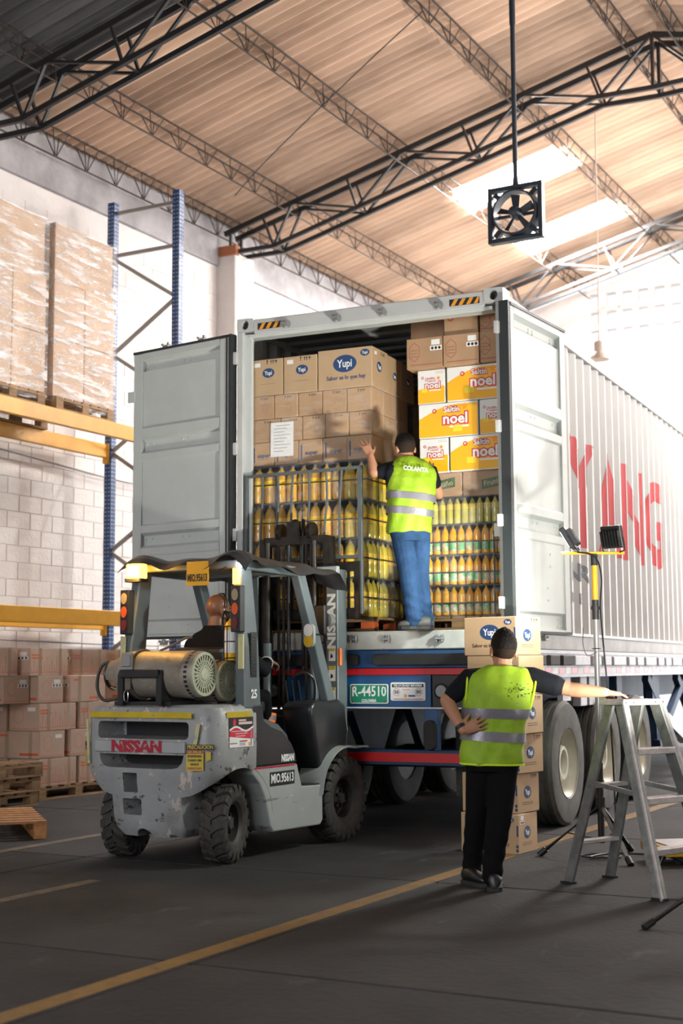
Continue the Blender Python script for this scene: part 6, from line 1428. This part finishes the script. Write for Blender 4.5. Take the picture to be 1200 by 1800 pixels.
for s in (-1, 1):
    pts = [A(.96+s*.205, 8.76, 1.06), A(.97+s*.213, 8.73, 1.14), A(.98+s*.217, 8.72, 1.21), A(.987+s*.219, 8.73, 1.265), A(.99+s*.217, 8.76, 1.305), A(.993+s*.205, 8.80, 1.322)]
    MB().tube(smoothpath([(x-s*.006, y, z) for x, y, z in pts], 5), .0065, 6).obj('armhole_trim', M_VTRIM, pa, smooth=60)
mw = MB(); dW = (Vector(wL)-Vector(eL)).normalized(); mw.cyl(Vector(wL)-dW*.035, Vector(wL)-dW*.012, .036, .034, 18); mw.obj('watch_strap', M_SHOE, pa, smooth=50)
random.seed(11); sp_ = MB()
for i in range(34):
    x = random.gauss(1.075, .03); z = random.gauss(1.185, .028); c, rx, ry = (A(.97, 8.79, 1.18), .217, .142); dx = min(.98, abs(x-.92-c[0])/rx); y = c[1]-ry*(1-dx**2.5)**.4-.007; r_ = random.uniform(.0015, .004)
    sp_.prism(ellipse(x-.92, z, r_*random.uniform(.6, 2), r_, 7), y, y+.006, 'y')
sp_ = sp_.obj('worn_print', M_SHIRT, pa); sp_['kind'] = 'stuff'
# --- the man in the container pushing the load
pb_ = thing('person', 'person in lime vest and jeans standing in the container pushing cartons', 'person', (.56, 11.1, 1.642))
OB = (.56, 11.1, 1.642); B_ = lambda *p: rel(p, OB)
TB = [(B_(.535, 11.10, 2.41), .165, .125), (B_(.54, 11.10, 2.50), .168, .13), (B_(.55, 11.09, 2.62), .172, .13), (B_(.56, 11.09, 2.74), .185, .13), (B_(.565, 11.10, 2.84), .19, .12), (B_(.562, 11.12, 2.92), .185, .105), (B_(.555, 11.13, 2.975), .15, .085), (B_(.548, 11.14, 3.01), .10, .07), (B_(.54, 11.145, 3.03), .07, .06)]
HB = Matrix.Translation(B_(.517, 11.16, 3.105)) @ Euler((R(-14), R(-4), R(22))).to_matrix().to_4x4()
YB = R(8)
sL, eL, wL = B_(.405, 11.11, 2.915), B_(.265, 11.09, 2.90), B_(.235, 11.13, 3.045); sR, eR, wR = B_(.715, 11.13, 2.90), B_(.79, 11.24, 2.74), B_(.74, 11.235, 2.90)
b = MB(); torso(b, TB, YB, -.018); limb(b, [B_(.548, 11.13, 2.97), B_(.525, 11.15, 3.07)], [.058, .052]); head_shape(b, HB)
limb(b, [sL, eL], [.054, .043]); limb(b, [eL, Vector(eL).lerp(Vector(wL), .3), wL], [.045, .042, .028]); limb(b, [sR, eR], [.052, .042]); limb(b, [eR, wR], [.042, .03])
limb(b, [B_(.48, 11.10, 2.42), B_(.525, 11.06, 2.05), B_(.565, 11.07, 1.74)], [.072, .05, .036]); limb(b, [B_(.62, 11.10, 2.42), B_(.625, 11.13, 2.05), B_(.66, 11.16, 1.74)], [.072, .05, .036])
hand(b, frame_m(wL, (-.38, .30, .9), (.25, -1, .2)), .10, -1, .22); hand(b, frame_m(wR, (-.2, .5, .9), (.3, -1, .3)), .2, 1, .14)
new('body', remesh(b, 'body', M_SKIN, .0064, 3), pb_); face_parts(pb_, HB); hair_cap(pb_, HB, grow=.008, fade=True)
s_ = MB(); torso(s_, TB, YB, -.004); limb(s_, [Vector(sL)+Vector((.08, 0, -.02)), sL, Vector(sL).lerp(Vector(eL), .55)], [.085, .082, .066]); limb(s_, [Vector(sR)-Vector((.06, 0, 0)), sR, Vector(sR).lerp(Vector(eR), .5)], [.07, .072, .058]); limb(s_, [B_(.40, 11.06, 2.90), B_(.39, 11.055, 2.76)], [.062, .03])
new('tshirt', remesh(s_, 'tshirt', M_SHIRT, .008, 3), pb_)
t_ = MB(); torso(t_, [(B_(.55, 11.10, 2.34), .145, .12), (B_(.545, 11.10, 2.42), .165, .13), (B_(.54, 11.10, 2.50), .155, .12)], YB, 0); limb(t_, [B_(.485, 11.09, 2.39), B_(.527, 11.05, 2.05), B_(.56, 11.06, 1.78), B_(.565, 11.065, 1.725)], [.092, .074, .064, .068]); limb(t_, [B_(.62, 11.09, 2.39), B_(.622, 11.12, 2.05), B_(.655, 11.14, 1.78), B_(.66, 11.15, 1.725)], [.09, .074, .066, .072])
me = remesh(t_, 'jeans', M_JEAN, .008, 2)
for v in me.vertices: v.co += v.normal*(.005*math.sin(v.co.z*75+v.co.x*35)*max(.1, min(1, (.45-v.co.z)*3)))
jn = new('jeans', me, pb_)
shoe(pb_, rel((.70, 11.075, 0), OB), rel((.44, 11.065, 0), OB), .0, M_SHOEG, .046); shoe(pb_, rel((.735, 11.19, 0), OB), rel((.50, 11.24, 0), OB), 0, M_SHOEG, .046)
vest_mesh(pb_, TB, YB, .012)
for z0, z1 in ((2.545, 2.60), (2.665, 2.72)): band(pb_, TB, z0-OB[2], z1-OB[2], M_REFL, YB, .0195, 'reflective_band', -.10)
text('COLANTA', .05, M_WHITE, pb_, (.03, -.138, 1.265), (R(-6), R(6), R(6)), fit=.20, bold=.001)
# --- the driver on the forklift, bald, headset on
FRW = lambda *p: wpt(p, FY, FO)
pc = thing('person', 'person driving the forklift, bald head with headset, black shirt, seen from behind', 'person', FRW(.03, -.93, 1.08), -R(FY))
OC = (.03, -.93, 1.08); D_ = lambda *p: rel(p, OC)
TC = [(D_(.0, -.96, 1.10), .17, .13), (D_(.0, -.985, 1.22), .175, .125), (D_(.005, -1.0, 1.35), .195, .125), (D_(.01, -1.0, 1.47), .21, .125), (D_(.012, -.99, 1.55), .205, .11), (D_(.015, -.985, 1.605), .16, .085), (D_(.018, -.98, 1.635), .095, .07), (D_(.02, -.975, 1.66), .07, .064)]
HC = Matrix.Translation(D_(.035, -.955, 1.785)) @ Euler((R(-6), R(4), R(-22))).to_matrix().to_4x4()
sL, eL, wL = D_(-.18, -.98, 1.51), D_(-.27, -.78, 1.30), D_(-.15, -.60, 1.31); sR, eR, wR = D_(.20, -.97, 1.51), D_(.27, -.70, 1.33), D_(.15, -.455, 1.405)
b = MB(); torso(b, TC, 0, -.016); limb(b, [D_(.018, -.98, 1.62), D_(.03, -.962, 1.73)], [.062, .058]); head_shape(b, HC)
for s0, e0, w0 in ((sL, eL, wL), (sR, eR, wR)): limb(b, [s0, e0], [.052, .042]); limb(b, [e0, w0], [.042, .028])
for s in (-1, 1): limb(b, [D_(s*.10, -.93, 1.14), D_(s*.17, -.55, 1.12), D_(s*.15, -.45, .72), D_(s*.15, -.44, .55)], [.075, .055, .045, .038])
hand(b, frame_m(wR, (.1, 1, -.25), (.3, .2, 1)), .55, 1, .08); hand(b, frame_m(wL, (.5, 1, -.2), (-.3, 0, 1)), .7, -1, .06)
new('body', remesh(b, 'body', M_SKIND, .0066, 3), pc); face_parts(pc, HC)
s_ = MB(); torso(s_, TC[:-1]+[(D_(.019, -.977, 1.665), .076, .070)], 0, .004)
for s0, e0, w0, f in ((sL, eL, wL, .9), (sR, eR, wR, .82)): limb(s_, [s0, e0], [.072, .058]); limb(s_, [e0, Vector(e0).lerp(Vector(w0), f)], [.057, .046])
new('shirt', remesh(s_, 'shirt', M_SHIRT, .008, 3), pc)
d_ = (Vector(wR)-Vector(eR)).normalized(); c_ = Vector(eR).lerp(Vector(wR), .70); MB().cyl(c_, c_+d_*.025, .054, .052, 18).obj('cuff_band', mat('pale_band', (.55, .58, .62), .5), pc, smooth=50)
t_ = MB(); torso(t_, [(D_(0, -.96, 1.085), .16, .13), (D_(0, -.97, 1.16), .17, .13)], 0, 0)
for s in (-1, 1): limb(t_, [D_(s*.10, -.93, 1.13), D_(s*.17, -.56, 1.12), D_(s*.155, -.46, .78), D_(s*.15, -.45, .60)], [.09, .075, .06, .056])
new('trousers', remesh(t_, 'trousers', M_TROU, .009, 3), pc)
for s in (-1, 1): shoe(pc, D_(s*.15, -.50, 0)[:2], D_(s*.16, -.24, 0)[:2], .476-OC[2], M_SHOE, .045)
k_ = MB(); k_.cyl(D_(.167, -.50, .93), D_(.165, -.49, 1.0), .072, .075, 18); k_.obj('orange_band', mat('hi_vis_orange', (.8, .18, .02), .5), pc, smooth=50); MB().cyl(D_(.167, -.497, .95), D_(.166, -.492, .98), .0755, .0758, 18).obj('silver_band', M_REFL, pc, smooth=50)
hs = MB().tube([HC @ Vector((.086*math.sin(R(a)), .012, .025+.097*math.cos(R(a)))) for a in range(-95, 96, 10)], [.0065]*20, 8).obj('headset_band', M_SHOE, pc, smooth=50)
MB().prism([(-.03, -.004), (.03, -.004), (.03, .004), (-.03, .004)], -.004, .004, 'z').obj('headset_pad', mat('dark_blue_plastic', (.02, .06, .11), .4), pc, HC @ Vector((.0, .012, .124)))
for s in (1, -1): MB().tube(smoothpath([HC @ Vector((s*.086, .0, -.0)), HC @ Vector((s*.085, .03, -.045)), HC @ Vector((s*.06, .075, -.06))], 4), .006, 6).obj('mask_strap', M_SHOE, pc)
mk = MB(); m = HC @ Matrix.Translation((0, .072, -.055)) @ Matrix.Diagonal((.062, .055, .045, 1)); mk.lathe([(math.sin(math.pi*i/10), -math.cos(math.pi*i/10)) for i in range(11)], 18, m); mk.obj('face_mask', M_SHIRT, pc, smooth=60)
bpy.data.scenes.remove(_tmp)
